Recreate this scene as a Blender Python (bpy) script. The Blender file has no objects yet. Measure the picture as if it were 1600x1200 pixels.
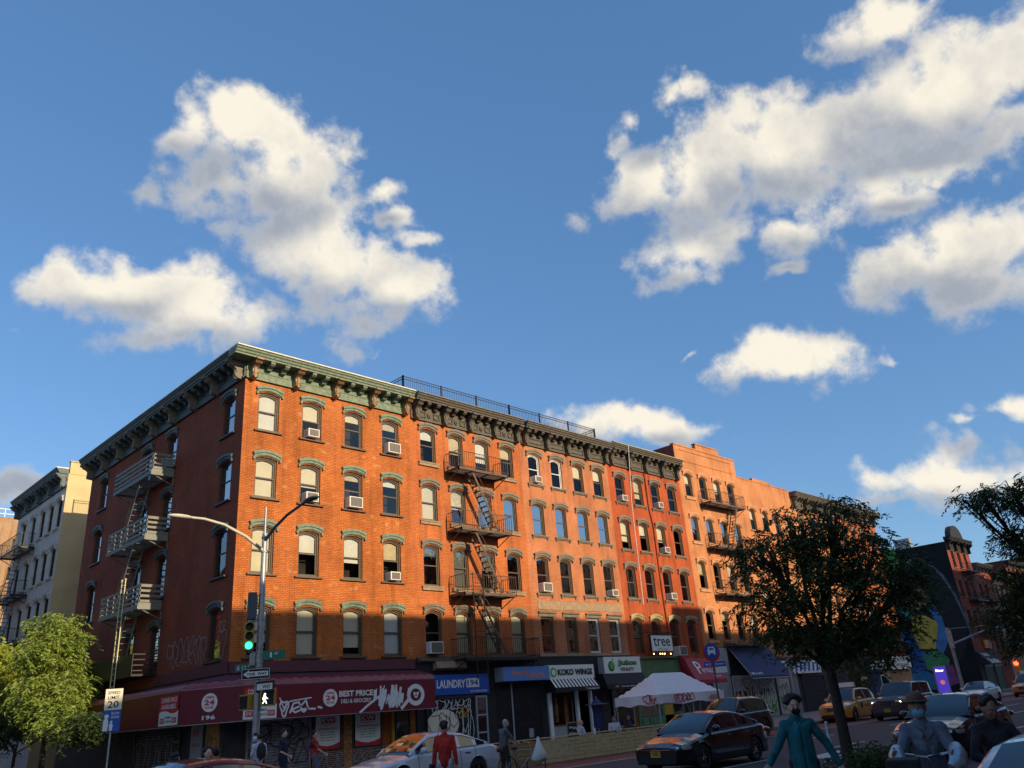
SUN_E=5.0; SKY_S=.135; SKY_AIR=1.0; SKY_DUST=.6; SKY_OZ=1.2; EXPO=.18
SKY_TINT=(.90,1.10,1.28); CLD_D=(2.4,2.65,3.1); CLD_L=(6.6,6.1,5.1)
TOPZ=32.8
import bpy, bmesh, math, random
import numpy as np
from mathutils import Vector, Matrix, Euler
random.seed(7); rng=np.random.default_rng(7)
sin,cos,pi,rad=math.sin,math.cos,math.pi,math.radians
SC=bpy.context.scene; COL=SC.collection
# ---------------------------------------------------------------- helpers
def FA(u,n,z): return (u,-n,z)      # avenue front, looking along +Y
def FB(u,n,z): return (-n,u,z)      # side street front, looking along +X
def FI(u,n,z): return (u,n,z)
def wloc(o):
    v=Vector((0,0,0))
    while o is not None: v=v+o.location; o=o.parent
    return v
class G:
    def __init__(s,T=FI): s.v=[];s.f=[];s.mi=[];s.T=T;s.c=0
    def add(s,vs,fs):
        b=len(s.v); T=s.T; s.v+=[T(*p) for p in vs]; s.f+=[tuple(b+i for i in f) for f in fs]; s.mi+=[s.c]*len(fs)
    def box(s,a,b,c,d,e,f):
        s.add([(x,y,z) for x in(a,b) for y in(c,d) for z in(e,f)],[(0,1,3,2),(4,6,7,5),(0,4,5,1),(2,3,7,6),(0,2,6,4),(1,5,7,3)])
    def quad(s,*p): s.add(p,[tuple(range(len(p)))])
    def pu(s,pr,u0,u1):            # (n,z) profile run along u
        k=len(pr); s.add([(u0,n,z) for n,z in pr]+[(u1,n,z) for n,z in pr],[tuple(range(k))[::-1],tuple(range(k,2*k))]+[(i,(i+1)%k,(i+1)%k+k,i+k) for i in range(k)])
    def pn(s,pr,n0,n1):            # (u,z) outline with thickness along n
        k=len(pr); s.add([(u,n0,z) for u,z in pr]+[(u,n1,z) for u,z in pr],[tuple(range(k))[::-1],tuple(range(k,2*k))]+[(i,(i+1)%k,(i+1)%k+k,i+k) for i in range(k)])
    def pz(s,pr,z0,z1):
        k=len(pr); s.add([(u,n,z0) for u,n in pr]+[(u,n,z1) for u,n in pr],[tuple(range(k))[::-1],tuple(range(k,2*k))]+[(i,(i+1)%k,(i+1)%k+k,i+k) for i in range(k)])
    def tube(s,p,q,r0,r1=None,n=6): s.path([p,q],[r0,r0 if r1 is None else r1],n)
    def path(s,P,R,n=6):
        P=[Vector(p) for p in P]; m=len(P)
        if not hasattr(R,'__len__'): R=[R]*m
        vs=[];fs=[]; a=None
        for i in range(m):
            d=(P[min(i+1,m-1)]-P[max(i-1,0)])
            if d.length<1e-9: d=Vector((0,0,1))
            d.normalize()
            if a is None:
                a=d.cross(Vector((0,0,1)) if abs(d.z)<.9 else Vector((1,0,0))).normalized()
            else: a=(a-d*a.dot(d)).normalized()
            b=d.cross(a)
            for k in range(n):
                t=2*pi*(k+.5)/n; vs.append(tuple(P[i]+(a*cos(t)+b*sin(t))*R[i]))
        for i in range(m-1):
            for k in range(n): fs.append((i*n+k,i*n+(k+1)%n,(i+1)*n+(k+1)%n,(i+1)*n+k))
        fs.append(tuple(range(n))[::-1]); fs.append(tuple(range((m-1)*n,m*n))); s.add(vs,fs)
    def ell(s,c,r,n=10,m=7,M=None):
        vs=[];fs=[]
        for j in range(1,m):
            t=pi*j/m
            for i in range(n):
                a=2*pi*i/n; p=Vector((r[0]*sin(t)*cos(a),r[1]*sin(t)*sin(a),r[2]*cos(t)))
                if M: p=M@p
                vs.append((c[0]+p.x,c[1]+p.y,c[2]+p.z))
        for sgn in(1,-1):
            p=Vector((0,0,r[2]*sgn)); p=M@p if M else p; vs.append((c[0]+p.x,c[1]+p.y,c[2]+p.z))
        k=n*(m-1)
        for j in range(m-2):
            for i in range(n): fs.append((j*n+i,(j+1)*n+i,(j+1)*n+(i+1)%n,j*n+(i+1)%n))
        for i in range(n): fs.append((k,i,(i+1)%n)); fs.append((k+1,(m-2)*n+(i+1)%n,(m-2)*n+i))
        s.add(vs,fs)
    def cap(s,p,q,r0,r1,n=8):      # capsule
        s.tube(p,q,r0,r1,n); s.ell(p,(r0,)*3,n,6); s.ell(q,(r1,)*3,n,6)
    def disc(s,c,r,n0,n1,k=20): s.pn([(c[0]+r*cos(2*pi*i/k),c[1]+r*sin(2*pi*i/k)) for i in range(k)],n0,n1)
    def ribbon(s,pts,w,n):          # flat stroke lying on a wall
        for i in range(len(pts)-1):
            (a,b),(c,d)=pts[i],pts[i+1]; L=math.hypot(c-a,d-b)
            if L<1e-6: continue
            x,y=-(d-b)/L*w/2,(c-a)/L*w/2; e=(c-a)/L*w*.3; g=(d-b)/L*w*.3; nn=n+.0006*(i%3)
            s.add([(a-x-e,nn,b-y-g),(c-x+e,nn,d-y+g),(c+x+e,nn,d+y+g),(a+x-e,nn,b+y-g)],[(0,1,2,3)])
    def build(s,name,mats,parent=None,world=True,smooth=0,loc=None,bevel=0,rot=None):
        me=bpy.data.meshes.new(name); off=wloc(parent) if (world and parent is not None) else Vector((0,0,0))
        v=np.array(s.v,dtype=float)-np.array(off)
        me.from_pydata(v.tolist(),[],s.f)
        if not isinstance(mats,(list,tuple)): mats=[mats]
        for m in mats: me.materials.append(m)
        if len(mats)>1: me.polygons.foreach_set('material_index',s.mi)
        bm=bmesh.new(); bm.from_mesh(me); bmesh.ops.recalc_face_normals(bm,faces=bm.faces)
        if bevel:
            bm.normal_update(); es=[e for e in bm.edges if len(e.link_faces)==2 and e.calc_face_angle(0)>.6]
            bmesh.ops.bevel(bm,geom=es,offset=bevel,segments=2,profile=.5,affect='EDGES',clamp_overlap=True)
        if smooth:
            for f in bm.faces: f.smooth=True
            for e in bm.edges:
                if len(e.link_faces)==2 and e.calc_face_angle(0)>rad(smooth): e.smooth=False
        bm.to_mesh(me); bm.free()
        o=bpy.data.objects.new(name,me); COL.objects.link(o); o.parent=parent
        if loc is not None: o.location=loc
        if rot: o.rotation_euler=rot
        return o
def tag(o,label=None,cat=None,group=None,kind=None):
    if label: o['label']=label
    if cat: o['category']=cat
    if group: o['group']=group
    if kind: o['kind']=kind
    return o
def thing(name,label,cat,loc=(0,0,0),rot=0,group=None):
    o=bpy.data.objects.new(name,None); COL.objects.link(o); o.location=loc; o.rotation_euler=(0,0,rot); o.empty_display_size=.3
    return tag(o,label,cat,group)
def dup(o,parent=None):
    c=o.copy(); COL.objects.link(c); c.parent=parent
    for ch in list(o.children): dup(ch,c)
    return c
# ---------------------------------------------------------------- materials
def nt(name):
    m=bpy.data.materials.new(name); m.use_nodes=True; t=m.node_tree
    return m,t,t.nodes['Principled BSDF'],t.nodes,t.links
def inp(b,k,v):
    if k in b.inputs: b.inputs[k].default_value=v
_mc={}
def mat(name,c,rough=.6,metal=0,spec=.5,var=.15,vs=3.0,bump=0,bs=30,coat=0,emit=0,dirt=0):
    if name in _mc: return _mc[name]
    m,t,b,N,L=nt(name); c=tuple(c)+(1,) if len(c)==3 else c
    b.inputs['Base Color'].default_value=c; b.inputs['Roughness'].default_value=rough; b.inputs['Metallic'].default_value=metal
    inp(b,'Specular IOR Level',spec); inp(b,'Coat Weight',coat); inp(b,'Coat Roughness',.04)
    if var:
        tc=N.new('ShaderNodeNewGeometry'); no=N.new('ShaderNodeTexNoise'); no.inputs['Scale'].default_value=vs; no.inputs['Detail'].default_value=5
        L.new(tc.outputs['Position'],no.inputs['Vector']); mr=N.new('ShaderNodeMapRange'); mr.inputs[1].default_value=.3; mr.inputs[2].default_value=.7
        mr.inputs[3].default_value=1-var; mr.inputs[4].default_value=1+var; L.new(no.outputs['Fac'],mr.inputs[0])
        mx=N.new('ShaderNodeVectorMath'); mx.operation='SCALE'; mx.inputs[0].default_value=c[:3]; L.new(mr.outputs[0],mx.inputs['Scale']); L.new(mx.outputs[0],b.inputs['Base Color'])
    if bump:
        tc=N.new('ShaderNodeNewGeometry'); no=N.new('ShaderNodeTexNoise'); no.inputs['Scale'].default_value=bs; no.inputs['Detail'].default_value=4
        L.new(tc.outputs['Position'],no.inputs['Vector']); bp=N.new('ShaderNodeBump'); bp.inputs['Strength'].default_value=bump; bp.inputs['Distance'].default_value=.02
        L.new(no.outputs['Fac'],bp.inputs['Height']); L.new(bp.outputs[0],b.inputs['Normal'])
    if emit: b.inputs['Emission Color'].default_value=c; b.inputs['Emission Strength'].default_value=emit
    _mc[name]=m; return m
def wallvec(N,L):
    g=N.new('ShaderNodeNewGeometry'); s=N.new('ShaderNodeSeparateXYZ'); L.new(g.outputs['Position'],s.inputs[0])
    a=N.new('ShaderNodeMath'); a.operation='SUBTRACT'; L.new(s.outputs[0],a.inputs[0]); L.new(s.outputs[1],a.inputs[1])
    c=N.new('ShaderNodeCombineXYZ'); L.new(a.outputs[0],c.inputs[0]); L.new(s.outputs[2],c.inputs[1]); return c.outputs[0],g.outputs['Position']
def mixc(N,L,f,a,b,bt='MIX'):
    m=N.new('ShaderNodeMix'); m.data_type='RGBA'; m.blend_type=bt
    for sock,v in((m.inputs[0],f),(m.inputs[6],a),(m.inputs[7],b)):
        if hasattr(v,'links'): L.new(v,sock)
        else: sock.default_value=v if not isinstance(v,tuple) else (v+(1,) if len(v)==3 else v)
    return m.outputs[2]
def brick(name,c1,c2,mort,pale=None,ph=.62,bw=.24,rh=.081,ms=.010,streak=.35):
    m,t,b,N,L=nt(name); uv,pos=wallvec(N,L)
    br=N.new('ShaderNodeTexBrick'); br.offset=.5
    for k,v in(('Scale',1),('Mortar Size',ms),('Mortar Smooth',.2),('Bias',-.1),('Brick Width',bw),('Row Height',rh)): br.inputs[k].default_value=v
    br.inputs['Color1'].default_value=c1+(1,); br.inputs['Color2'].default_value=c2+(1,); L.new(uv,br.inputs['Vector'])
    n1=N.new('ShaderNodeTexNoise'); n1.inputs['Scale'].default_value=.5; n1.inputs['Detail'].default_value=6; L.new(pos,n1.inputs['Vector'])
    n2=N.new('ShaderNodeTexNoise'); n2.inputs['Scale'].default_value=1; n2.inputs['Detail'].default_value=4
    mp=N.new('ShaderNodeMapping'); mp.inputs['Scale'].default_value=(2.5,.22,1); L.new(uv,mp.inputs['Vector']); L.new(mp.outputs[0],n2.inputs['Vector'])
    mc=mort
    if pale:
        n3=N.new('ShaderNodeTexNoise'); n3.inputs['Scale'].default_value=1; n3.inputs['Detail'].default_value=1.5; n3.inputs['Roughness'].default_value=.6
        mp3=N.new('ShaderNodeMapping'); mp3.inputs['Scale'].default_value=(1.5,2.6,1)
        q=N.new('ShaderNodeVectorMath'); q.operation='SNAP'; q.inputs[1].default_value=(bw,rh,1); L.new(uv,q.inputs[0]); L.new(q.outputs[0],mp3.inputs['Vector']); L.new(mp3.outputs[0],n3.inputs['Vector'])
        gt=N.new('ShaderNodeMath'); gt.operation='GREATER_THAN'; gt.inputs[1].default_value=ph; L.new(n3.outputs['Fac'],gt.inputs[0])
        mo=mixc(N,L,gt.outputs[0],mort,pale); L.new(mo,br.inputs['Mortar'])
    else: br.inputs['Mortar'].default_value=mort+(1,)
    r1=N.new('ShaderNodeMapRange'); r1.inputs[1].default_value=.3; r1.inputs[2].default_value=.7; r1.inputs[3].default_value=.74; r1.inputs[4].default_value=1.16; L.new(n1.outputs['Fac'],r1.inputs[0])
    r2=N.new('ShaderNodeMapRange'); r2.inputs[1].default_value=.25; r2.inputs[2].default_value=.5; r2.inputs[3].default_value=1-streak; r2.inputs[4].default_value=1; L.new(n2.outputs['Fac'],r2.inputs[0])
    n5=N.new('ShaderNodeTexNoise'); n5.inputs['Scale'].default_value=9; n5.inputs['Detail'].default_value=3; L.new(pos,n5.inputs['Vector'])
    r5=N.new('ShaderNodeMapRange'); r5.inputs[1].default_value=.3; r5.inputs[2].default_value=.7; r5.inputs[3].default_value=.88; r5.inputs[4].default_value=1.1; L.new(n5.outputs['Fac'],r5.inputs[0])
    mu=N.new('ShaderNodeMath'); mu.operation='MULTIPLY'; L.new(r1.outputs[0],mu.inputs[0]); L.new(r2.outputs[0],mu.inputs[1])
    mu2=N.new('ShaderNodeMath'); mu2.operation='MULTIPLY'; L.new(mu.outputs[0],mu2.inputs[0]); L.new(r5.outputs[0],mu2.inputs[1])
    sc=N.new('ShaderNodeVectorMath'); sc.operation='SCALE'; L.new(br.outputs['Color'],sc.inputs[0]); L.new(mu2.outputs[0],sc.inputs['Scale']); L.new(sc.outputs[0],b.inputs['Base Color'])
    b.inputs['Roughness'].default_value=.85; inp(b,'Specular IOR Level',.25)
    bp=N.new('ShaderNodeBump'); bp.invert=True; bp.inputs['Strength'].default_value=.6; bp.inputs['Distance'].default_value=.012; L.new(br.outputs['Fac'],bp.inputs['Height']); L.new(bp.outputs[0],b.inputs['Normal'])
    return m
def glassmat(name,tint,k):
    m=bpy.data.materials.new(name); m.use_nodes=True; t=m.node_tree; N,L=t.nodes,t.links; N.clear()
    o=N.new('ShaderNodeOutputMaterial'); mx=N.new('ShaderNodeMixShader'); tr=N.new('ShaderNodeBsdfTransparent'); gl=N.new('ShaderNodeBsdfGlossy')
    tr.inputs[0].default_value=tint+(1,); gl.inputs['Roughness'].default_value=.03; gl.inputs[0].default_value=(.5,.5,.5,1)
    fr=N.new('ShaderNodeFresnel'); fr.inputs[0].default_value=1.42; ad=N.new('ShaderNodeMath'); ad.operation='ADD'; ad.inputs[1].default_value=k; ad.use_clamp=True; L.new(fr.outputs[0],ad.inputs[0])
    g=N.new('ShaderNodeNewGeometry'); no=N.new('ShaderNodeTexNoise'); no.inputs['Scale'].default_value=1.4; L.new(g.outputs['Position'],no.inputs['Vector'])
    bp=N.new('ShaderNodeBump'); bp.inputs['Strength'].default_value=.12; bp.inputs['Distance'].default_value=.05; L.new(no.outputs['Fac'],bp.inputs['Height']); L.new(bp.outputs[0],gl.inputs['Normal'])
    L.new(ad.outputs[0],mx.inputs[0]); L.new(tr.outputs[0],mx.inputs[1]); L.new(gl.outputs[0],mx.inputs[2]); L.new(mx.outputs[0],o.inputs[0]); return m
M=dict(

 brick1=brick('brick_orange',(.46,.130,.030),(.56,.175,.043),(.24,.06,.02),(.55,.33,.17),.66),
 brickB=brick('brick_side_shaded',(.27,.070,.036),(.32,.086,.042),(.15,.04,.024),None,streak=.15),  # brick colour lowered to deepen the shade on the side street front
 brick2=brick('brick_salmon',(.48,.135,.038),(.57,.17,.052),(.30,.085,.032),None),
 brick3=brick('brick_patterned',(.40,.09,.03),(.50,.14,.048),(.50,.25,.13),None,ms=.017),
 brick4=brick('brick_painted_red',(.41,.085,.028),(.45,.10,.034),(.33,.062,.024),None,streak=.45),
 brick5=brick('brick_light_orange',(.46,.12,.034),(.56,.175,.052),(.56,.30,.15),None,ms=.017),
 brick7=brick('brick_brownish',(.38,.10,.035),(.44,.13,.05),(.28,.09,.04),None),
 brickR=brick('brick_dark_red',(.24,.05,.035),(.29,.065,.045),(.16,.05,.04),None),
 brickK=brick('brick_black',(.016,.016,.02),(.024,.024,.03),(.010,.010,.014),None),
 brickT=brick('brick_tan',(.40,.22,.12),(.46,.27,.15),(.4,.28,.18),None),
 brickW=brick('brick_base',(.10,.03,.025),(.14,.045,.035),(.30,.25,.22),None,ms=.014),
 white=mat('white_painted_front',(.52,.49,.45),.8,var=.14,vs=1.5,bump=.2),
 yellow=mat('yellow_stucco',(.56,.44,.23),.9,var=.1,vs=.8,bump=.3,bs=12),
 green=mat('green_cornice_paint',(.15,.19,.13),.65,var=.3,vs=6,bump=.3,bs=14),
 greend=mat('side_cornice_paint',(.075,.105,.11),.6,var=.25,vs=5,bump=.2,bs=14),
 capw=mat('cornice_cap',(.62,.55,.42),.5,var=.1),
 bronze=mat('bracket_brown',(.22,.14,.075),.45,metal=.3,var=.25,vs=12),
 cdark=mat('dark_cornice_paint',(.085,.07,.052),.6,var=.3,vs=7,bump=.2),
 cgrey=mat('grey_brown_trim',(.17,.145,.11),.7,var=.2,vs=6,bump=.2),
 colive=mat('yellow_olive_trim',(.34,.29,.13),.7,var=.25,vs=5),
 hoodb=mat('brown_lintel',(.14,.115,.085),.7,var=.25,vs=6),
 pink=mat('pale_orange_trim',(.52,.25,.13),.75,var=.15,vs=5),
 frame=mat('brown_window_frame',(.10,.07,.045),.55,var=.15),
 frameb=mat('dark_window_frame',(.04,.035,.03),.5,var=.1),
 framew=mat('white_window_frame',(.6,.58,.54),.5,var=.08),
 brown=mat('brownstone',(.30,.20,.12),.85,var=.2,vs=4,bump=.3),
 blind=mat('cream_blind',(.72,.66,.5),.8,var=.06,vs=2),
 blind2=mat('white_shade',(.7,.7,.68),.8,var=.06,vs=2),
 curt=mat('cream_curtain',(.6,.5,.34),.85,var=.1),
 room=mat('dark_room',(.035,.028,.022),.9,var=.5,vs=1.2),
 iron=mat('black_iron',(.022,.018,.016),.5,var=.2,metal=.2),
 ironb=mat('brown_iron',(.10,.062,.042),.6,var=.25,vs=8),
 slate=mat('slate_iron',(.055,.075,.085),.55,var=.15),
 yelp=mat('pale_yellow_iron',(.62,.55,.33),.6,var=.1),
 roof=mat('tar_roof',(.05,.05,.05),.9),
 purp=mat('purple_band',(.10,.022,.035),.6,var=.15,vs=3,bump=.15),
 red=mat('awning_red',(.15,.007,.016),.5,var=.1,vs=2),
 redb=mat('awning_scallop_red',(.27,.055,.075),.4,var=.2,vs=3),
 lila=mat('awning_sheen',(.34,.12,.17),.4,var=.2,vs=4),
 whitep=mat('white_paint',(.75,.75,.75),.5,var=.05),
 greyp=mat('grey_paint',(.30,.31,.33),.6,var=.12),
 black=mat('black_paint',(.009,.009,.012),.7,var=.2),
 blue=mat('sign_blue',(.012,.085,.42),.45,var=.04),
 skyb=mat('sign_light_blue',(.10,.22,.55),.45,var=.05),
 navy=mat('awning_navy',(.010,.028,.11),.7,var=.1,vs=3),
 crim=mat('awning_crimson',(.32,.018,.04),.55,var=.08,vs=3),
 lime=mat('sign_green',(.10,.42,.08),.5,var=.05),
 gstore=mat('green_storefront',(.08,.17,.085),.6,var=.15,vs=4,bump=.15),
 orang=mat('orange_wood_pillar',(.40,.17,.05),.6,var=.2,vs=4),
 ink=mat('black_ink',(.01,.01,.012),.6,var=0),
 redi=mat('red_ink',(.5,.02,.03),.5,var=0),
 org=mat('orange_ink',(.62,.22,.05),.5,var=0),
 shut=mat('steel_shutter',(.24,.24,.25),.5,metal=.4,var=.25,vs=4),
 shutd=mat('dark_shutter',(.03,.03,.035),.5,metal=.3,var=.3,vs=5),
 shutw=mat('painted_shutter',(.5,.5,.48),.6,var=.35,vs=2.5),
 chrome=mat('chrome',(.6,.6,.62),.15,metal=1,var=0),
 galv=mat('galvanised_steel',(.34,.35,.35),.45,metal=.5,var=.2,vs=6),
 rubber=mat('tyre_rubber',(.018,.018,.018),.8,var=.1),
 signw=mat('sign_white',(.78,.77,.72),.5,var=.03),
 signg=mat('sign_street_green',(.0,.16,.09),.45,var=.04),
 wood=mat('pale_pine_boards',(.55,.45,.22),.8,var=.18,vs=6,bump=.2),
 woodd=mat('brown_pine_boards',(.30,.20,.08),.8,var=.2,vs=5,bump=.2),
 tentw=mat('tent_fabric',(.76,.74,.75),.85,var=.05),
 lampc=mat('lamp_head_cream',(.5,.46,.36),.5,var=.08),
 sigy=mat('signal_yellow',(.42,.25,.02),.5,var=.1),
 glass=glassmat('window_glass',(.84,.84,.82),.04), glassb=glassmat('blue_window_glass',(.5,.55,.6),.34),
 cglass=mat('car_glass',(.012,.016,.018),.04,spec=.9,var=0,coat=.6),
)
M['grime']=mat('grimy_wall',(.03,.026,.03),.8,var=.4,vs=2)
M['pale']=mat('pale_painted_iron',(.18,.18,.155),.6,var=.15)
# ---------------------------------------------------------------- architecture
def arcpts(w,h,rise,k=8,shrink=0,top=0):
    """opening outline (u,z) anticlockwise from bottom left; arch over spring h-rise"""
    w2=w/2-shrink; r=rise; pts=[(-w2,shrink),(w2,shrink)]
    for i in range(k+1):
        t=i/k; u=w2-2*w2*t; pts.append((u,h-shrink-r+r*(1-(2*t-1)**2)))
    return pts
def wall(g,u0,u1,z0,z1,ops,d=.24):
    """front with openings; ops=(uc,w,zs,h,rise)"""
    us=sorted({round(x,4) for x in [u0,u1]+[o[0]+s*o[1]/2 for o in ops for s in(-1,1)]}); zs=sorted({round(x,4) for x in [z0,z1]+[o[2] for o in ops]+[o[2]+o[3] for o in ops]})
    for i in range(len(us)-1):
        a,b=us[i],us[i+1]; m=(a+b)/2; run=None
        for j in range(len(zs)-1):
            c,e=zs[j],zs[j+1]; k=(c+e)/2
            if any(abs(m-o[0])<o[1]/2 and o[2]<k<o[2]+o[3] for o in ops): 
                if run is not None: g.quad((a,0,run),(b,0,run),(b,0,c),(a,0,c)); run=None
            elif run is None: run=c
        if run is not None: g.quad((a,0,run),(b,0,run),(b,0,z1),(a,0,z1))
    for uc,w,z,h,r in ops:
        r*=.72; P=[(uc+p,z+q) for p,q in arcpts(w,h,r)]
        for i in range(len(P)):
            (a,b),(c,e)=P[i],P[(i+1)%len(P)]; g.quad((a,0,b),(c,0,e),(c,-d,e),(a,-d,b))
        if r>0:
            A=P[2:]; 
            for i in range(len(A)-1): g.quad((A[i][0],0,A[i][1]),(A[i][0],0,z+h),(A[i+1][0],0,z+h),(A[i+1][0],0,A[i+1][1]))
_wc={}
rr0=random.Random(99)
def wmesh(key,fn):
    if key not in _wc: _wc[key]=fn()
    return _wc[key]
def place(me_obj,name,parent,loc):
    o=bpy.data.objects.new(name,me_obj); COL.objects.link(o); o.parent=parent; o.location=Vector(loc)-wloc(parent); return o
def mk(g,name,mats,smooth=0):
    o=g.build(name,mats,None,smooth=smooth); me=o.data; bpy.data.objects.remove(o); return me
def window(root,T,u,z,w,h,rise,st,fl,blind,hoodw=None,br=False,hood='arch',fr='frame',sill='thin',gl='glass',bm='blind'):
    rise*=.72; w0,h0=round(w,2),round(h,2); kT=T.__name__
    def f():
        g=G(T); O=arcpts(w0,h0,rise); I=arcpts(w0,h0,rise,shrink=.06); I2=arcpts(w0,h0,rise,shrink=.12)
        for A,B,na,nb in((O,I,-.09,-.09),(I,I,-.09,-.15),(I,I2,-.15,-.15),(I2,I2,-.15,-.20)):
            k=len(A)
            for i in range(k):
                j=(i+1)%k; g.quad((A[i][0],na,A[i][1]),(A[j][0],na,A[j][1]),(B[j][0],nb,B[j][1]),(B[i][0],nb,B[i][1]))
        m=h0*.5; g.box(-w0/2+.06,w0/2-.06,-.2,-.13,m-.03,m+.03); return mk(g,'window',M[fr])
    loc=T(u,0,z); W=place(wmesh(('f',kT,w0,h0,rise,fr),f),'window',root,loc)
    def gf():
        g=G(T); g.add([(a,-.165,b) for a,b in arcpts(w0,h0,rise,shrink=.1)],[tuple(range(11))]); return mk(g,'glass',M[gl])
    place(wmesh(('g',kT,w0,h0,rise,gl),gf),'glass',W,loc)
    if .1<blind<.9: q_=rr0.random(); blind=round(min(.9,max(.2,blind+rr0.uniform(-.15,.15)))/.05)*.05; bm=bm if q_<.6 else ('curt' if q_<.8 else 'blind2')
    if blind>0:
        bl=round(blind,2)
        def bf():
            g=G(T); P=arcpts(w0,h0,rise,shrink=.08)[2:]; zb=h0*(1-bl); P=[(a,max(b,zb+.02)) for a,b in P]
            g.add([(P[0][0],-.25,zb)]+[(a,-.25,b) for a,b in P]+[(P[-1][0],-.25,zb)],[tuple(range(len(P)+2))]); g.box(P[-1][0],P[0][0],-.262,-.24,zb-.03,zb); return mk(g,'blind',M[bm])
        place(wmesh(('b',kT,w0,h0,rise,bl,bm),bf),'blind',W,loc)
    hw=(hoodw or w0+.36)
    if hood=='arch':
        def hf():
            g=G(T); k=10; r=rise+.03
            for (t0,t1,n1,hh) in((.15,.275,.15,hw/2),(.03,.15,.10,hw/2-.05),(-.0,.04,.06,hw/2-.1)):
                A=[];B=[]
                for i in range(k+1):
                    s=-1+2*i/k; zz=h0-rise+.02+r*(1-s*s); A.append((s*(hh-.05),zz+t0)); B.append((s*hh,zz+t1))
                for i in range(k):
                    a,b,c,d=A[i],A[i+1],B[i+1],B[i]
                    g.quad((a[0],n1,a[1]),(b[0],n1,b[1]),(c[0],n1,c[1]),(d[0],n1,d[1])); g.quad((a[0],0,a[1]),(b[0],0,b[1]),(b[0],n1,b[1]),(a[0],n1,a[1])); g.quad((d[0],0,d[1]),(c[0],0,c[1]),(c[0],n1,c[1]),(d[0],n1,d[1]))
                for A_,B_ in((A[0],B[0]),(A[-1],B[-1])): g.quad((A_[0],0,A_[1]),(A_[0],n1,A_[1]),(B_[0],n1,B_[1]),(B_[0],0,B_[1]))
            for i in range(17):
                s=-.92+1.84*i/16; zz=h0-rise+.02+r*(1-s*s)+.13; x=s*(hw/2-.05); g.box(x-.018,x+.018,.08,.135,zz,zz+.05)
            for s in(-1,1): x=s*(hw/2-.06); g.box(x-.05,x+.05,0,.12,h0-rise-.06,h0-rise+.07)
            return mk(g,'lintel',M[st])
        place(wmesh(('h',kT,w0,h0,rise,st,hw),hf),'lintel',W,loc)
    elif hood=='flat':
        def hf():
            g=G(T); g.pu([(0,h0+.002),(.05,h0+.002),(.07,h0+.16),(.16,h0+.2),(.16,h0+.26),(0,h0+.3)],-hw/2,hw/2); return mk(g,'lintel',M[st])
        place(wmesh(('hf',kT,w0,h0,st,hw),hf),'lintel',W,loc)
    if sill:
        def sf():
            g=G(T); g.pu([(-.2,-.0),(.13,-.02),(.13,-.09),(0,-.10),(-.2,-.1)],-hw/2,hw/2)
            if sill=='br':
                for s in(-1,1): x=s*(hw/2-.1); g.pu([(0,-.1),(.11,-.1),(.09,-.2),(0,-.32)],x-.05,x+.05)
                g.box(-hw/2+.04,hw/2-.04,0,.08,-.15,-.1)
            if sill=='thick': g.box(-hw/2+.02,hw/2-.02,0,.10,-.24,-.1)
            return mk(g,'sill',M[fl])
        place(wmesh(('s',kT,w0,sill,fl,hw),sf),'sill',W,loc)
    return W
SBR=[(0,0),(.86,0),(.86,-.10),(.74,-.14),(.66,-.26),(.5,-.34),(.40,-.46),(.40,-.62),(.46,-.74),(.42,-.86),(.26,-.93),(0,-.96)]
def cornice(root,T,u0,u1,zt,zb,p,brs,mm,mb,mcap,panel=0,ext0=0,ext1=0,sc=1.0,nm=2):
    """zt top, zb frieze bottom, brs bracket positions"""
    g=G(T); s=p/.94
    prof=[(0,zt),(p,zt),(p,zt-.064),(p-.05,zt-.10),(p-.05,zt-.16),(p-.12,zt-.22),(p-.14,zt-.30),(p-.2,zt-.34),(p-.2,zt-.42),(0,zt-.42)]
    g.pu(prof[2:]+[(0,zt-.064)],u0-ext0,u1+ext1); c=G(T); c.pu([(0,zt-.06),(p+.02,zt-.06),(p+.02,zt),(0,zt+.03)],u0-ext0,u1+ext1)
    g.box(u0,u1,0,.07,zb,zt-.42); g.box(u0,u1,0,.12,zb,zb+.09); g.box(u0,u1,0,.10,zb+.48*(zt-.42-zb),zb+.48*(zt-.42-zb)+.04)
    for i in range(len(brs)-1):
        a,b=brs[i],brs[i+1]
        if panel:
            m=(a+b)/2
            for x0,x1 in((a+.3,m-.3),(m+.3,b-.3)) if panel==1 else ((a+.3,b-.3),):
                z0,z1=zb+.2,zt-.85
                for q in((x0,x1,z0,z0+.05),(x0,x1,z1-.05,z1),(x0,x0+.05,z0,z1),(x1-.05,x1,z0,z1)): g.box(q[0],q[1],.07,.13,q[2],q[3])
            if panel==1: g.disc((m,(zb+.2+zt-.85)/2),.17,.07,.14,10); g.disc((m,(zb+.2+zt-.85)/2),.09,.14,.19,8)
        for j in range(nm):
            x=a+(b-a)*(j+1)/(nm+1); q=p-.24; g.pu([(.07,zt-.42),(q,zt-.42),(q,zt-.52),(q-.1,zt-.6),(q*.55,zt-.64),(q*.45,zt-.74),(.07,zt-.78)],x-.12,x+.12)
    C=g.build('cornice',mm,root); c.build('cornice_cap',mcap,C)
    bh=(zt-.42-zb)/.96*1.06
    def bf():
        b=G(T); b.pu([(n*s,z*bh*sc) for n,z in SBR],-.15,.15); b.pu([(n*s+.03,z*bh*sc) for n,z in SBR[:5]]+[(0,-.26*bh)],-.18,.18); b.box(-.06,.06,.05,.45*s,-.95*bh*sc,-.35*bh); return mk(b,'bracket',mb)
    key=('br',T.__name__,mb.name,round(bh,2),round(s,2),sc)
    for x in brs: place(wmesh(key,bf),'bracket',C,T(x,0,zt-.42))
    return C
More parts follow.
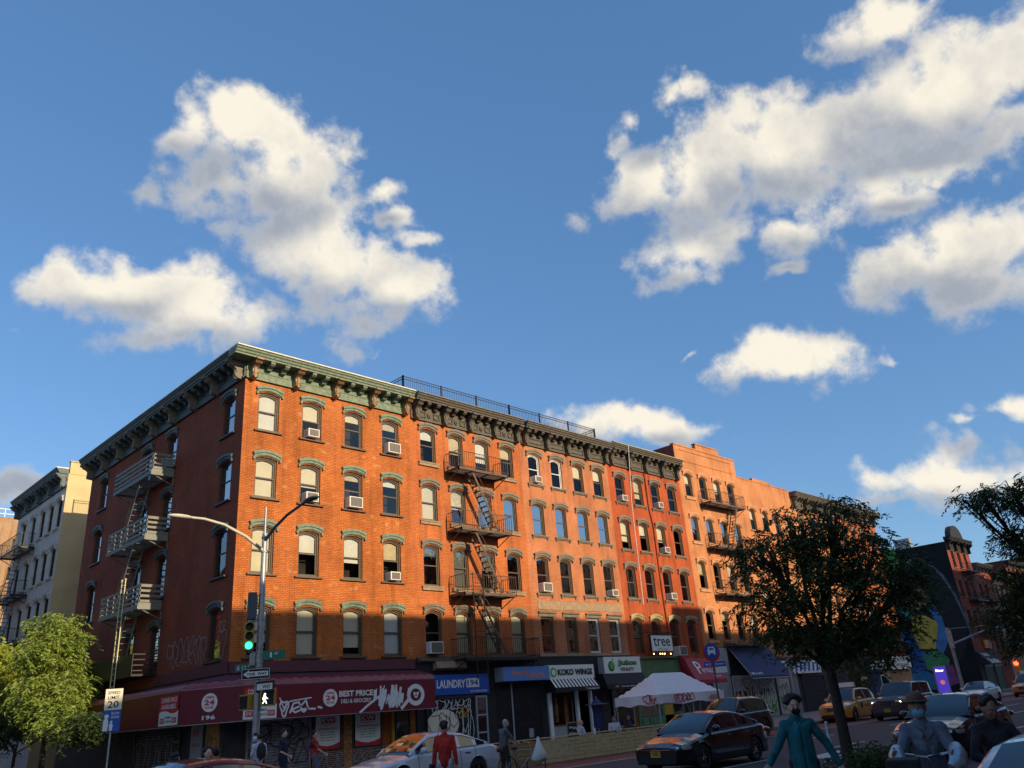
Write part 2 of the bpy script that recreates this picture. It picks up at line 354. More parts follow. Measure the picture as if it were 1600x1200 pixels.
def balcony(root,T,u0,u1,z,d,mi,rh=.95,stair=None,mat_rail=None,bars=.16,style='bars',n0=.0,name='fire_escape'):
    g=G(T)
    for n in(.08,d-.03): g.box(u0,u1,n-.03,n+.03,z-.14,z)
    for u in(u0+.03,u1-.03): g.box(u-.03,u+.03,.05,d,z-.14,z)
    n=.14
    while n<d-.08: g.box(u0,u1,n,n+.045,z-.03,z-.005); n+=.1
    for u in (u0+(u1-u0)/3,u0+2*(u1-u0)/3): g.box(u-.025,u+.025,.05,d,z-.09,z-.03)
    P=g.build(name,mi,root)
    for u in(u0+.1,u1-.1):
        b=G(T); b.tube((u,0.02,z-.65),(u,d-.1,z-.14),.028,n=5); b.tube((u,0.02,z-.65),(u,0.02,z-.1),.03,n=5); b.build('bracket',mi,P)
    r=G(T); mr=mat_rail or mi
    if style=='bars':
        for zz in(.12,rh): r.path([(u0,.05,z+zz),(u0,d,z+zz),(u1,d,z+zz),(u1,.05,z+zz)],.018 if zz<rh else .022,5)
        k=int((u1-u0)/bars)
        for i in range(k+1): u=u0+(u1-u0)*i/k; r.tube((u,d,z),(u,d,z+rh),.012,n=4)
        for i in range(1,7):
            for u in(u0,u1): r.tube((u,d*i/7,z),(u,d*i/7,z+rh),.012,n=4)
        for u in(u0,u1): r.tube((u,d,z),(u,d,z+rh+.04),.022,n=5)
    else:
        for zz in(.2,.45,.7,.95):
            hh=.06 if zz<.9 else .07; 
            for (a,b,c,e) in((u0,u1,d-.02,d+.01),(u0,u0+.03,.05,d),(u1-.03,u1,.05,d)): r.box(a,b,c,e,z+zz-hh,z+zz+hh)
        r.box(u0,u1,d,d+.03,z-.18,z+.04)
        for (a,b,c,e) in((u0-.01,u0+.02,.05,d),): r.box(a,b,c,e,z-.2,z+.12)
        k=6
        for i in range(k+1): u=u0+.03+(u1-u0-.06)*i/k; r.box(u-.03,u+.03,d-.06,d-.021,z-.1,z+1.0)
    R=r.build('railing',mr,P)
    if stair:
        (a,b)=stair[0],stair[1]; na,nb=stair[2],stair[3]; zt_,zl=stair[4],stair[5]; s=G(T)
        for n in(na,nb): s.pn([(a,zt_),(a+.13*(1 if b>a else -1)*1.2,zt_),(b+.13*(1 if b>a else -1)*1.2,zl),(b,zl)],n-.012,n+.012)
        k=int((zt_-zl)/.27)
        for i in range(1,k): t=i/k; u=a+(b-a)*t; zz=zt_+(zl-zt_)*t; s.box(u-.02,u+.16,na,nb,zz-.012,zz+.012)
        for n in(na-.02,nb+.02): s.path([(a,n,zt_+.15),(a+.35*(b-a),n,zt_+.35*(zl-zt_)+.75),(b,n,zl+.75),(b+.1,n,zl)],.014,4)
        s.build('stair',mi,P)
    return P
def ac(T,u,z,wide,label,out=.38):
    """window air conditioner standing on a sill"""
    loc=T(u,0,z); t=thing('air_conditioner',label,'air conditioner',loc,0,'window air conditioners'); h=.42*wide/.6; w=wide
    g=G(T); g.box(-w/2,w/2,-.12,out,0.02,h); 
    b=g.build('casing',M['signw'],t,world=False,bevel=.015)
    g=G(T); g.box(-w/2+.05,w/2-.05,out,out+.012,.06,h-.04); q=g.build('coil_grille',M['acg'],t,world=False)
    g=G(T)
    for i in range(6): zz=.08+(h-.16)*i/5; g.box(-w/2-.006,-w/2+.0,.02,out-.05,zz-.012,zz+.012)
    g.build('side_louvre',M['greyp'],t,world=False)
    return t
M['acg']=mat('ac_coil',(.13,.11,.09),.6,var=.3,vs=40)
def shell(root,u0,u1,d,z1,T,m,mroof,z0=0,name='wall'):
    g=G(T); g.box(u0,u1,-d,-.9,z0,z1-.3); return g.build(name,m,root)
def building(T,label,u0,u1,d,ztop,bm,ops,cat='building',zwall=None,back='brickR',name='brick_building',z0=0,side0=None,side1=None):
    zwall=zwall or ztop
    t=thing(name,label,cat,T(u0,0,0))
    g=G(T); wall(g,u0,u1,z0,zwall,ops); g.build('facade',M[bm],t)
    g=G(T); g.c=0
    g.quad((u0,-d,z0),(u0,0,z0),(u0,0,zwall),(u0,-d,zwall)); g.quad((u1,-d,z0),(u1,0,z0),(u1,0,zwall),(u1,-d,zwall)); g.quad((u0,-d,z0),(u1,-d,z0),(u1,-d,zwall),(u0,-d,zwall))
    g.c=1; g.quad((u0,0,zwall-.02),(u1,0,zwall-.02),(u1,-d,zwall-.02),(u0,-d,zwall-.02))
    g.c=2; g.quad((u0+.02,-.9,z0),(u1-.02,-.9,z0),(u1-.02,-.9,zwall-.05),(u0+.02,-.9,zwall-.05))
    g.build('wall',[M[back],M['roof'],M['room']],t); return t
def ops_for(cols,rows,w,h,rise): return [(u,w,z,h,rise) for u in cols for z in rows]
# --- corner building (two fronts)
ROW=[15.27,11.96,8.46,4.86]; 
A1=[1.30,3.70,6.21,8.61]; H1=[1.98,1.98,2.16,2.22]
def r1ops(cols,w): return [(u,w,z,h,.17) for u in cols for z,h in zip(ROW,H1)]
C=thing('corner_building','red brick corner tenement of five storeys with green cornice over the deli','building',(0,0,0))
B1=[1.50,8.15,11.45,18.25]
zw=18.6
g=G(FA); wall(g,0,9.9,0,zw,r1ops(A1,1.12)); g.build('avenue_facade',M['brick1'],C)
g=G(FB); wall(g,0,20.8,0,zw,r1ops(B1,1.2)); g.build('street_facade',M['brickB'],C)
g=G(); g.c=0; g.quad((0,20.8,0),(9.9,20.8,0),(9.9,20.8,zw),(0,20.8,zw)); g.quad((9.9,0,0),(9.9,20.8,0),(9.9,20.8,zw),(9.9,0,zw)); g.c=1; g.quad((0,0,zw),(9.9,0,zw),(9.9,20.8,zw),(0,20.8,zw))
g.c=2; g.quad((.9,.9,0),(9.9,.9,0),(9.9,.9,zw),(.9,.9,zw)); g.quad((.9,.9,0),(.9,20.8,0),(.9,20.8,zw),(.9,.9,zw)); g.build('wall',[M['brickR'],M['roof'],M['room']],C)
bl=[[.96,.55,.35,.3],[.96,.55,.2,.25],[.96,.5,.6,.45],[.7,.96,.7,.96]]
for j,(z,h) in enumerate(zip(ROW,H1)):
    for i,u in enumerate(A1): window(C,FA,u,z,1.12,h,.17,'green','frame',bl[j][i],hoodw=1.48,fr='frame',bm='blind' if (i+j)%3 else 'blind2')
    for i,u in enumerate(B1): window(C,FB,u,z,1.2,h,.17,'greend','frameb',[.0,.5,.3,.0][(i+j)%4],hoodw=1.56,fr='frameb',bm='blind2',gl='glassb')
cornice(C,FA,0,9.75,19.05,17.78,.94,[.30,2.63,4.95,7.28,9.52],M['green'],M['bronze'],M['capw'],ext0=.94)
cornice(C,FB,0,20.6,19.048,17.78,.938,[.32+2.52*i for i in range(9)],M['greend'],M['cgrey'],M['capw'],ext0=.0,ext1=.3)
for k,(z) in enumerate((14.86,11.45,8.02)):
    zl=z-3.41 if k<2 else 4.7
    balcony(C,FB,7.5,12.75,z,1.2,M['pale'],style='slat',mat_rail=M['pale'],stair=(9.4,11.3 if k<2 else 10.8,.45,1.0,z-.1,zl+.02))
g=G(FB); g.box(7.5,14.5,0,1.2,4.72,4.82); g.box(7.5,14.5,1.17,1.2,4.82,5.75); [g.box(7.5,7.53,0,1.17,q,q+.05) for q in(4.95,5.2,5.45,5.7)]; g.build('fire_escape',M['iron'],C)
g=G(FB); 
for v in(9.35,9.85): g.tube((v,1.25,2.9),(v,1.25,9.6),.03,n=5)
for i in range(24): g.tube((9.35,1.25,3.0+i*.28),(9.85,1.25,3.0+i*.28),.018,n=4)
g.build('drop_ladder',M['yelp'],C)
# --- building 2
A2=[11.24,13.35,15.44,17.52]
t2=building(FA,'salmon brick tenement with black iron fire escapes, left of the patterned brick house',9.9,18.75,17,18.6,'brick2',[(u,1.1,z,h,.2) for u in A2 for z,h in zip([15.27,11.93,8.38,4.86],[2.02,2.05,2.2,2.26])])
bl=[[.42,.5,.5,.5],[.96,.55,.5,.5],[.4,.96,.5,.0],[.0,.96,.96,.96]]
for j,(z,h) in enumerate(zip([15.27,11.93,8.38,4.86],[2.02,2.05,2.2,2.26])):
    for i,u in enumerate(A2): window(t2,FA,u,z,1.1,h,.2,'cgrey','brown' if j<3 else 'cgrey',bl[j][i],hoodw=1.48,fr='frame',sill='thick' if j<3 else None,gl='glass' if j!=2 else 'glassb')
cornice(t2,FA,10.02,18.62,19.12,17.7,.85,[10.3,12.4,14.4,16.45,18.4],M['cdark'],M['cdark'],M['cgrey'],panel=1)
for k,z in enumerate((14.95,11.48,7.98)):
    balcony(t2,FA,12.45,16.35,z,1.2,M['ironb'],stair=(13.5,15.35,.5,1.05,z-.05,z-3.42 if k<2 else 4.8),mat_rail=M['ironb'])
balcony(t2,FA,12.3,17.9,4.62,1.15,M['iron'],rh=1.0,bars=.14)
g=G(FA)
for u in(13.0,13.75): g.tube((u,1.28,3.55),(u,1.28,9.0),.03,n=5)
for i in range(19): g.tube((13.0,1.28,3.7+i*.28),(13.75,1.28,3.7+i*.28),.016,n=4)
g.build('drop_ladder',M['iron'],t2)
# --- building 3
A3=[20.0,22.13,24.3,26.41]
o3=[(u,1.06,z,h,.2) for u in A3 for z,h in zip([15.22,11.93,8.39],[1.98,2.0,2.2])]+[(u,1.1,4.9,2.1,0) for u in A3]
t3=building(FA,'patterned pale-jointed brick tenement above the wings and juice shops',18.75,27.6,17,18.6,'brick3',o3)
bl=[[.0,.0,.4,.5],[.5,.6,.6,.5],[.45,.5,.55,.5],[.0,.3,.0,.3]]
for j,(z,h) in enumerate(zip([15.22,11.93,8.39,4.9],[1.98,2.0,2.2,2.1])):
    for i,u in enumerate(A3):
        fw='framew' if (j==3 and i>1) or (j==0 and i<2) else 'frame'
        if j<3: window(t3,FA,u,z,1.06,h,.2,'cgrey','cgrey',bl[j][i],hoodw=1.5,fr=fw,sill='br',gl='glassb' if j==1 and i<3 else 'glass')
        else: window(t3,FA,u,z,1.1,h,0,'cgrey','cgrey',bl[j][i],hoodw=1.5,fr=fw,hood='flat',sill=None,gl='glassb')
g=G(FA); g.box(19.3,27.3,0,.03,7.42,7.95); g.box(18.9,27.5,0,.14,4.72,4.88); g.build('stone_band',M['brown'],t3)
cornice(t3,FA,18.9,27.5,19.12,17.72,.85,[19.15,21.2,23.25,25.3,27.3],M['cdark'],M['cdark'],M['cgrey'],panel=2)
# --- building 4
A4=[28.85,31.0,33.15,35.3]
t4=building(FA,'deep red painted brick tenement with yellowish cornice, above the small tree sign',27.6,36.6,17,18.6,'brick4',[(u,1.06,z,h,.2) for u in A4 for z,h in zip([15.12,11.76,8.43,4.8],[1.98,2.05,2.15,2.3])])
bl=[[.0,.6,.0,.0],[.6,.55,.5,.0],[.4,.5,.3,.0],[.0,.0,.0,.0]]
for j,(z,h) in enumerate(zip([15.12,11.76,8.43,4.8],[1.98,2.05,2.15,2.3])):
    for i,u in enumerate(A4): window(t4,FA,u,z,1.06,h,.2,'colive' if j==3 else 'cgrey','cgrey',bl[j][i],hoodw=1.5,fr='frame',sill='br' if j<3 else None)
cornice(t4,FA,27.7,36.5,19.3,17.75,.8,[28.0,30.1,32.1,34.2,36.2],M['cdark'],M['cdark'],M['colive'],panel=2)
g=G(FA); g.path([(32.0,.08,18.0),(32.0,.08,15.0),(32.25,.08,13.6),(32.2,.08,9.0),(32.3,.1,5.2)],.05,6); g.build('drainpipe',M['brick4'],t4)
g=G(FA); g.path([(29.3,.9,19.2),(29.35,.5,15),(29.45,.3,8.0)],.02,4); g.build('hanging_cable',M['signw'],t4)
# --- building 5
A5=[37.95,40.1,42.25,44.4]; R5=[16.68,13.12,9.48,5.75]; H5=[1.9,1.95,2.1,2.1]
t5=building(FA,'light orange brick tenement with stepped flat parapet and rusty fire escape',36.6,45.85,17,20.85,'brick5',[(u,1.0,z,h,.2) for u in A5 for z,h in zip(R5,H5)])
for j,(z,h) in enumerate(zip(R5,H5)):
    for i,u in enumerate(A5): window(t5,FA,u,z,1.0,h,.2,'pink','pink',[.5,.0,.4,.0][(i*3+j)%4],hoodw=1.46,fr='frame',sill='thick')
g=G(FA); g.box(36.6,45.85,-.3,.05,20.85,20.97); g.box(39.9,43.4,-.3,0,20.97,21.4); g.box(39.85,43.45,-.32,.05,21.4,21.5); g.box(37.2,45.2,0,.04,19.6,19.66); g.box(37.2,45.2,0,.04,20.5,20.56); g.build('parapet',M['brick5'],t5)
for k,z in enumerate((16.3,12.75,9.1,5.4)): balcony(t5,FA,39.2,44.6,z,1.0,M['ironb'],stair=(43.4,41.7,.4,.9,z-.05,z-3.5) if k<3 else None,bars=.2)
# --- building 6
A6=[47.4,49.6,51.8,54.0]; R6=[14.9,11.4,8.0,4.9]
t6=building(FA,'orange brick house with lower plain parapet behind the street tree',45.85,55.2,17,19.4,'brick5',[(u,1.0,z,1.9,.2) for u in A6 for z in R6])
for z in R6:
    for i,u in enumerate(A6): window(t6,FA,u,z,1.0,1.9,.2,'pink','pink',[.4,0,.5][int(z+i)%3],hoodw=1.4,fr='frame',sill='thin')
g=G(FA); g.box(45.87,55.2,-.3,.04,19.4,19.5); g.box(48.6,51.8,-.3,0,19.5,19.75); g.build('parapet',M['brick5'],t6)
# --- buildings 7, 8
for a,b,lb,mm in((55.2,64.6,'brick tenement with dark bracketed cornice hidden by the street tree','brick5'),(64.6,74.4,'brick tenement at the far corner with dark cornice end against the sky','brick7')):
    cols=[a+1.3+2.2*i for i in range(4)]
    t=building(FA,lb,a,b,17,18.6,mm,[(u,1.0,z,1.95,.2) for u in cols for z in R6])
    for z in R6:
        for i,u in enumerate(cols): window(t,FA,u,z,1.0,1.95,.2,'cgrey','cgrey',[.4,0,.5][int(z+i)%3],hoodw=1.4,fr='frame',sill='thin')
    cornice(t,FA,a+.05,b-.05,19.3,17.8,.75,[a+.4+2.2*i for i in range(5)],M['cdark'],M['cdark'],M['cgrey'],nm=3,ext1=.6 if b>70 else 0)
    if b<70:
        g=G(); g.path([(60.2,2,18.5),(60.2,2,19.6)],.25,8); g.path([(60.2,2,19.6),(60.2,2,20.3)],.7,10); g.build('roof_vent',M['iron'],t,smooth=40)
# rooftop railing on 2-3
def rooftop(label,pts,loc,diag):
    t=thing('rooftop_railing',label,'railing',loc); g=G(); h=.98
    for i in range(len(pts)-1):
        a,b=Vector(pts[i]),Vector(pts[i+1]); L=(b-a).length
        for zz in(.08,h-.16,h): g.tube(tuple(a+Vector((0,0,zz))),tuple(b+Vector((0,0,zz))),.022,n=4)
        k=int(L/.14)
        for j in range(k+1): p=a+(b-a)*j/k; g.tube(tuple(p+Vector((0,0,.08))),tuple(p+Vector((0,0,h))),.011,n=4)
    g.build('railing_bars',M['iron'],t)
    for i in range(len(pts)-1):
        a,b=Vector(pts[i]),Vector(pts[i+1]); k=max(1,int((b-a).length/2.4))
        for j in range(k+1): p=a+(b-a)*j/k; g=G(); g.box(p.x-.04,p.x+.04,p.y-.04,p.y+.04,p.z,p.z+h+.05); g.build('post',M['iron'],t)
rooftop('black metal railing along the roof edge above the dark cornices',[(9.95,7,19.5),(9.95,.5,19.5),(18.6,.5,19.5),(27.3,.5,19.5),(27.3,5,19.5)],(9.95,.5,19.0),0)
rooftop('short black railing on the rear roof edge of the corner tenement, above the yellow wall',[(1,20.6,18.6),(9,20.6,18.6)],(1,20.6,18.6),0)
g=G(); g.box(9.95,27.4,.3,8,18.6,19.45); tag(g.build('roof_deck',M['roof']),'low dark roof deck under the black rooftop railing','roof deck')
# blue graffiti bulkhead behind b4 cornice
t=thing('roof_bulkhead','blue painted roof bulkhead with a graffiti tag beside the stepped parapet','bulkhead',(33.5,2,18.6)); g=G(); g.box(33.4,36.5,1.6,5,18.6,20.6); g.build('wall',M['skyb'],t)
# --- white building on the side street
BW=[26.95,28.8,30.7,32.9,35.3]; RW=[15.9,12.5,9.2,5.9]
tw=building(FB,'white painted tenement with yellow side wall and black fire escapes on the side street',26.0,37.3,14,19.6,'white',[(u,.95,z,2.0,.15) for u in BW for z in RW],name='white_building',back='yellow')
for z in RW:
    for i,u in enumerate(BW): window(tw,FB,u,z,.95,2.0,.15,'white','white',.3 if (i+int(z))%3==0 else 0,hoodw=1.35,fr='frameb',sill='br')
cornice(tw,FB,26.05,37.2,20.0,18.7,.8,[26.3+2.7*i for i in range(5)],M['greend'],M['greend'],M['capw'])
g=G(); g.box(.05,14,25.97,26.25,19.58,20.45); g.box(.0,14,25.9,26.3,20.45,20.52); g.build('parapet',M['yellow'],tw)
for k,z in enumerate((15.5,12.1,8.8)): balcony(tw,FB,31.6,36.6,z,1.1,M['iron'],stair=(33,35,.4,.9,z-.05,z-3.3),bars=.2)
# distant orange brick block closing the side street
def FD(u,n,z): return (u,96-n,z)
t=building(FD,'plain orange brick block far down the side street at the left edge',-10,40,10,TOPZ,'brickT',[(-6+4*i,1.4,z,1.8,0) for i in range(11) for z in(4,8,12,16,20,24,28)],name='brick_block')
for i in range(11):
    for z in (4,8,12,16,20,24,28): window(t,FD,-6+4*i,z,1.4,1.8,0,'brown','brown',.5 if (i+z)%3==0 else 0,fr='frameb',hood='flat',sill='thin')
g=G(FD)
for u in range(-9,40,3): g.tube((u,-1,TOPZ),(u,-1,TOPZ+1.4),.06,n=4)
for z in (TOPZ+.7,TOPZ+1.4): g.tube((-9,-1,z),(38,-1,z),.06,n=4)
g.build('railing',M['signw'],t)
# --- mural building across the next street
AM=[98.2,100.6,103.0]; RM=[15.0,11.3,7.6]
tm=building(FA,'black side-walled tenement with red front and a huge colourful painted wall',96.5,105.0,18,18.2,'brickR',[(u,1.1,z,2.1,0) for u in AM for z in RM],back='brickK',name='mural_building')
for z in RM:
    for u in AM: window(tm,FA,u,z,1.1,2.1,0,'cdark','cgrey',.5 if u<100 else 0,hoodw=1.5,fr='frameb',hood='flat',sill='thin',gl='glassb')
cornice(tm,FA,96.5,105.0,18.75,17.2,.9,[96.8,99.5,102.2,104.7],M['black'],M['black'],M['black'],ext0=.2)
g=G(FA); g.pn([(98.3,18.7)]+[(100.7+2.4*cos(a),18.7+1.9*sin(a)) for a in [pi-pi*i/12 for i in range(13)]]+[(103.1,18.7)],-.3,.4); g.build('pediment',M['black'],tm)
g=G(); g.box(97,99.5,9.5,11,18.2,20.4); g.build('chimney',M['brickK'],tm); g=G(); g.box(97.2,98.2,4.5,6.5,18.2,19.6); g.build('roof_unit',M['galv'],tm)
for k,z in enumerate((14.6,10.9,7.2)): balcony(tm,FA,99.8,104.2,z,1.1,M['iron'],stair=(102.5,101,.4,.9,z-.05,z-3.5),bars=.25)
# ---------------------------------------------------------------- ground
def flat(name,pts,z,m,label=None,kind='structure'):
    g=G(); g.add([(x,y,z) for x,y in pts],[tuple(range(len(pts)))]); o=g.build(name,m); return tag(o,label,kind=kind)
asph=mat('asphalt',(.05,.048,.052),.85,var=.25,vs=1.2,bump=.35,bs=60); conc=mat('sidewalk_concrete',(.20,.19,.19),.85,var=.18,vs=1.5,bump=.2)
paintw=mat('road_paint',(.55,.54,.52),.7,var=.3,vs=5); redlane=mat('red_bus_lane',(.20,.05,.035),.8,var=.3,vs=2,bump=.2)
flat('ground',[(-900,-900),(1500,-900),(1500,900),(-900,900)],-.03,mat('far_ground',(.08,.08,.075),.9))
flat('road',[(-60,-31.5),(420,-31.5),(420,-10.9),(-60,-10.9)],0,asph)
flat('side_street',[(-12.5,-10.9),(-4.2,-10.9),(-4.2,88),(-12.5,88)],.002,asph)
flat('cross_street',[(78.5,-10.9),(92,-10.9),(92,80),(78.5,80)],.002,asph)
def slab(name,a,b,c,d):
    g=G(); g.box(a,b,c,d,-.02,.13); g.box(a-.0,b+.0,c,c+.15,.13,.145)
    return tag(g.build(name,conc),kind='structure')
slab('sidewalk',-4.2,78.5,-10.9,.9); slab('sidewalk',-4.2,0.9,.9,88); slab('sidewalk',92,420,-10.9,.9); slab('sidewalk',-20,-12.5,-10.9,88); slab('sidewalk',-60,420,-37.5,-31.5); slab('sidewalk',-60,-20,-10.9,.9)
flat('road_marking',[(29,-13.9),(78,-13.9),(78,-11.0),(29,-11.0)],.004,redlane)
flat('road_marking',[(-3,-13.9),(28.9,-13.9),(28.9,-11.0),(-3,-11.0)],.004,redlane)
for Y,per in((-20.4,(3.0,6.6)),(-17.0,(3,9))):
    for i in range(14):
        x=-2.3+i*per[1]; 
        if per[1]==9 and i<1: continue
        flat('lane_line',[(x,Y-.07),(x+per[0],Y-.07),(x+per[0],Y+.07),(x,Y+.07)],.006,paintw)
flat('lane_line',[(-4,-14.0),(76,-14.0),(76,-13.88),(-4,-13.88)],.008,paintw)
flat('lane_line',[(2.5,-24.1),(9,-24.1),(9,-23.96),(2.5,-23.96)],.006,paintw); flat('lane_line',[(9.3,-24.1),(60,-24.1),(60,-23.96),(9.3,-23.96)],.006,paintw)
g=G(); g.add([(7.0,-21.4,.008),(11.5,-21.1,.008),(11.5,-21.25,.008),(8.3,-22.2,.008),(7.2,-22.2,.008)],[(0,1,2,3,4)]); tag(g.build('road_marking',paintw),kind='structure')
# ---------------------------------------------------------------- buildings across the avenue (unseen behind the camera; rooflines shaped to cast the street shade)
def FS(u,n,z): return (-u,-37.9+n,z)
k=0
for a,b,h,m in((-36,-21,12.0,'brickR'),(-21,-3.2,13.0,'brickT'),(-3.2,1.6,16.6,'brickR'),(1.6,11,19.75,'brick7'),(11,20,19.7,'brickT'),(20,29,19.8,'brickR'),(29,36.2,19.75,'brick7'),(36.2,40.1,20.9,'brickT'),(40.1,52,19.2,'brickR'),(52,64,19.8,'brick7'),(64,82,20.2,'brickT'),(92,112,27.5,'brickR'),(112,150,27,'brick7')):
    cols=[-b+1.5+2.4*i for i in range(int((b-a-1.6)/2.4)+1)]; rows=[4.6+3.4*i for i in range(int((h-5.5)/3.4)+1)]
    t=building(FS,'plain brick row house across the avenue, behind the viewer',-b,-a,12,h,m,[(u,1.1,z,2.0,0) for u in cols for z in rows],name='opposite_building')
    t['group']='row of houses across the avenue'; k+=1
    for z in rows:
        for u in cols: window(t,FS,u,z,1.1,2.0,0,'brown','brown',.5,fr='frameb',hood='flat',sill='thin')
def FW(u,n,z): return (-21+n,-u,z)
t=building(FW,'plain brick row across the side street, outside the view on the left',-60,-1,12,17.5,'brickR',[(u,1.1,z,2.0,0) for u in range(-58,-2,3) for z in(4.6,8,11.4,14.6)],name='opposite_building')  # unseen row added to cut sky light on the side street front
for z in(4.6,8,11.4,14.6):
    for u in range(-58,-2,3): window(t,FW,u,z,1.1,2.0,0,'brown','brown',.5,fr='frameb',hood=None,sill=None)
# far buildings to the right beyond the painted one
for (a,b,h,m,lb) in ((105.0,112,15.5,'brickR','low dark red brick house right of the black painted one'),(112,121,14.6,'brickT','pale grey house with dark cornice beyond the dark red one'),(121,134,17,'brickR','far dark brick tenement behind the right-hand street tree'),(134,170,19,'brick7','last brown tenement of the avenue row behind the tree')):
    cols=[a+1.2+2.3*i for i in range(int((b-a-1)/2.3))]; rows=[4.8,8.1,11.4]+([14.5] if h>16 else [])
    t=building(FA,lb,a,b,16,h,m,[(u,1.1,z,1.9,0) for u in cols for z in rows],name='far_building')
    for z in rows:
        for u in cols: window(t,FA,u,z,1.1,1.9,0,'cdark','cdark',.4 if int(u)%2 else 0,fr='frameb',hood='flat',sill='thin',gl='glassb')
    cornice(t,FA,a+.05,b-.05,h+.5,h-.5,.7,[a+.4+(b-a-.8)*i/4 for i in range(5)],M['black'],M['black'],M['cdark'])
    if a<106: balcony(t,FA,a+1,a+6,11,1,M['iron'],bars=.25); balcony(t,FA,a+1,a+6,7.7,1,M['iron'],bars=.25)
# ---------------------------------------------------------------- camera, sun, sky
F=1247.3;YAW,PIT,ROL=map(rad,(46.008,22.288,-4.458))
fw=Vector((sin(YAW)*cos(PIT),cos(YAW)*cos(PIT),sin(PIT))); r0=Vector((cos(YAW),-sin(YAW),0)); u0=r0.cross(fw)
RR=cos(ROL)*r0+sin(ROL)*u0; UU=-sin(ROL)*r0+cos(ROL)*u0
cam=bpy.data.cameras.new('camera'); co=bpy.data.objects.new('camera',cam); COL.objects.link(co); SC.camera=co
cam.sensor_width=36; cam.lens=F/1600*36; cam.clip_end=3000; cam.clip_start=.05
co.matrix_world=Matrix(((RR.x,UU.x,-fw.x,-16.52),(RR.y,UU.y,-fw.y,-33.86),(RR.z,UU.z,-fw.z,1.85),(0,0,0,1)))
SAZ,SEL=rad(180-4.6),rad(18.7)
sd=Vector((sin(SAZ)*cos(SEL),cos(SAZ)*cos(SEL),sin(SEL)))
sl=bpy.data.lights.new('sun','SUN'); so=bpy.data.objects.new('sun',sl); COL.objects.link(so); sl.energy=SUN_E; sl.angle=rad(.53); sl.color=(1,.81,.53)
so.rotation_euler=(-sd).to_track_quat('-Z','Y').to_euler(); so.location=(0,-60,60)
W=bpy.data.worlds.new('World'); SC.world=W; W.use_nodes=True; T_=W.node_tree; N,L=T_.nodes,T_.links; N.clear()
out=N.new('ShaderNodeOutputWorld'); bg=N.new('ShaderNodeBackground'); sky=N.new('ShaderNodeTexSky'); sky.sky_type='NISHITA'; sky.sun_disc=False
sky.sun_elevation=SEL; sky.sun_rotation=SAZ; sky.air_density=SKY_AIR; sky.dust_density=SKY_DUST; sky.ozone_density=SKY_OZ
L.new(bg.outputs[0],out.inputs[0]); bg.inputs['Strength'].default_value=SKY_S
def px(x,y):
    d=fw+RR*((x-800)/F)-UU*((y-600)/F); return d.normalized()
BL=[(330,195,75,48,-20,1),(400,190,75,50,10,1),(470,240,85,75,40,1),(390,290,110,80,30,.95),(500,330,90,75,30,1),(330,330,80,75,0,.5),(480,400,110,75,30,1),(570,420,95,65,20,1),(630,440,80,52,20,.95),(560,490,90,50,0,.9),(600,290,55,30,50,.7),(645,355,65,26,35,.75),(390,390,110,50,20,.6),(225,300,55,50,0,.38),
(130,440,100,50,10,1),(230,450,120,62,10,1),(320,480,120,60,5,1),(400,490,70,50,0,.85),(280,520,150,42,5,.75),(520,520,70,30,0,.45),(590,540,20,14,0,.4),(25,505,35,20,0,.45),(10,765,55,45,0,.8),(60,460,30,20,0,.6),
(1370,40,90,60,0,.95),(1430,15,60,40,0,.7),(1000,190,75,60,-40,.42),(1060,155,60,28,-20,.6),(960,230,35,40,0,.5),(1005,285,70,55,0,1),(1090,290,100,75,-10,1),(1180,220,110,75,-20,1),(1290,210,120,85,-10,1),(1250,155,60,45,0,.8),(1420,150,140,90,-20,1),(1540,110,120,95,-20,1),(1600,60,70,50,0,.8),(1440,250,140,75,-10,1),(1570,200,90,60,0,.9),(1230,290,150,70,0,.9),(1120,360,130,65,0,.75),(1010,400,70,60,0,.45),(1250,370,100,50,0,.8),(1380,320,110,42,-10,.85),(1470,290,60,25,-10,.7),(1060,430,110,50,-10,.5),(1225,420,45,26,0,.7),
(1440,400,120,80,-15,1),(1530,370,110,75,-10,1),(1500,450,130,60,0,.85),(1590,440,80,70,0,.9),(1370,440,90,50,0,.6),(1400,130,60,40,0,.7),
(1230,570,120,50,-10,1),(1290,548,60,34,0,.9),(1150,580,50,22,0,.6),(960,660,100,38,5,.95),(1050,672,85,34,5,.9),(1000,640,40,20,0,.6),
(1480,745,180,45,-8,.8),(1400,780,120,34,0,.75),(1590,640,70,40,0,.8),(1530,700,90,40,-10,.6),(1520,660,50,18,-20,.5),(1390,555,35,16,0,.5),(1075,555,30,14,0,.42),(900,340,50,40,0,.25)]
BLW=[(-120,300,200,80,0,.8),(1900,300,200,100,0,.9),(2100,600,200,60,0,.8)]
bd=[Euler((rad(e),0,rad(a))).to_matrix()@Vector((0,1,0)) for a,e in((120,25),(170,30),(200,20),(230,35),(-150,12),(150,12),(-70,30))]

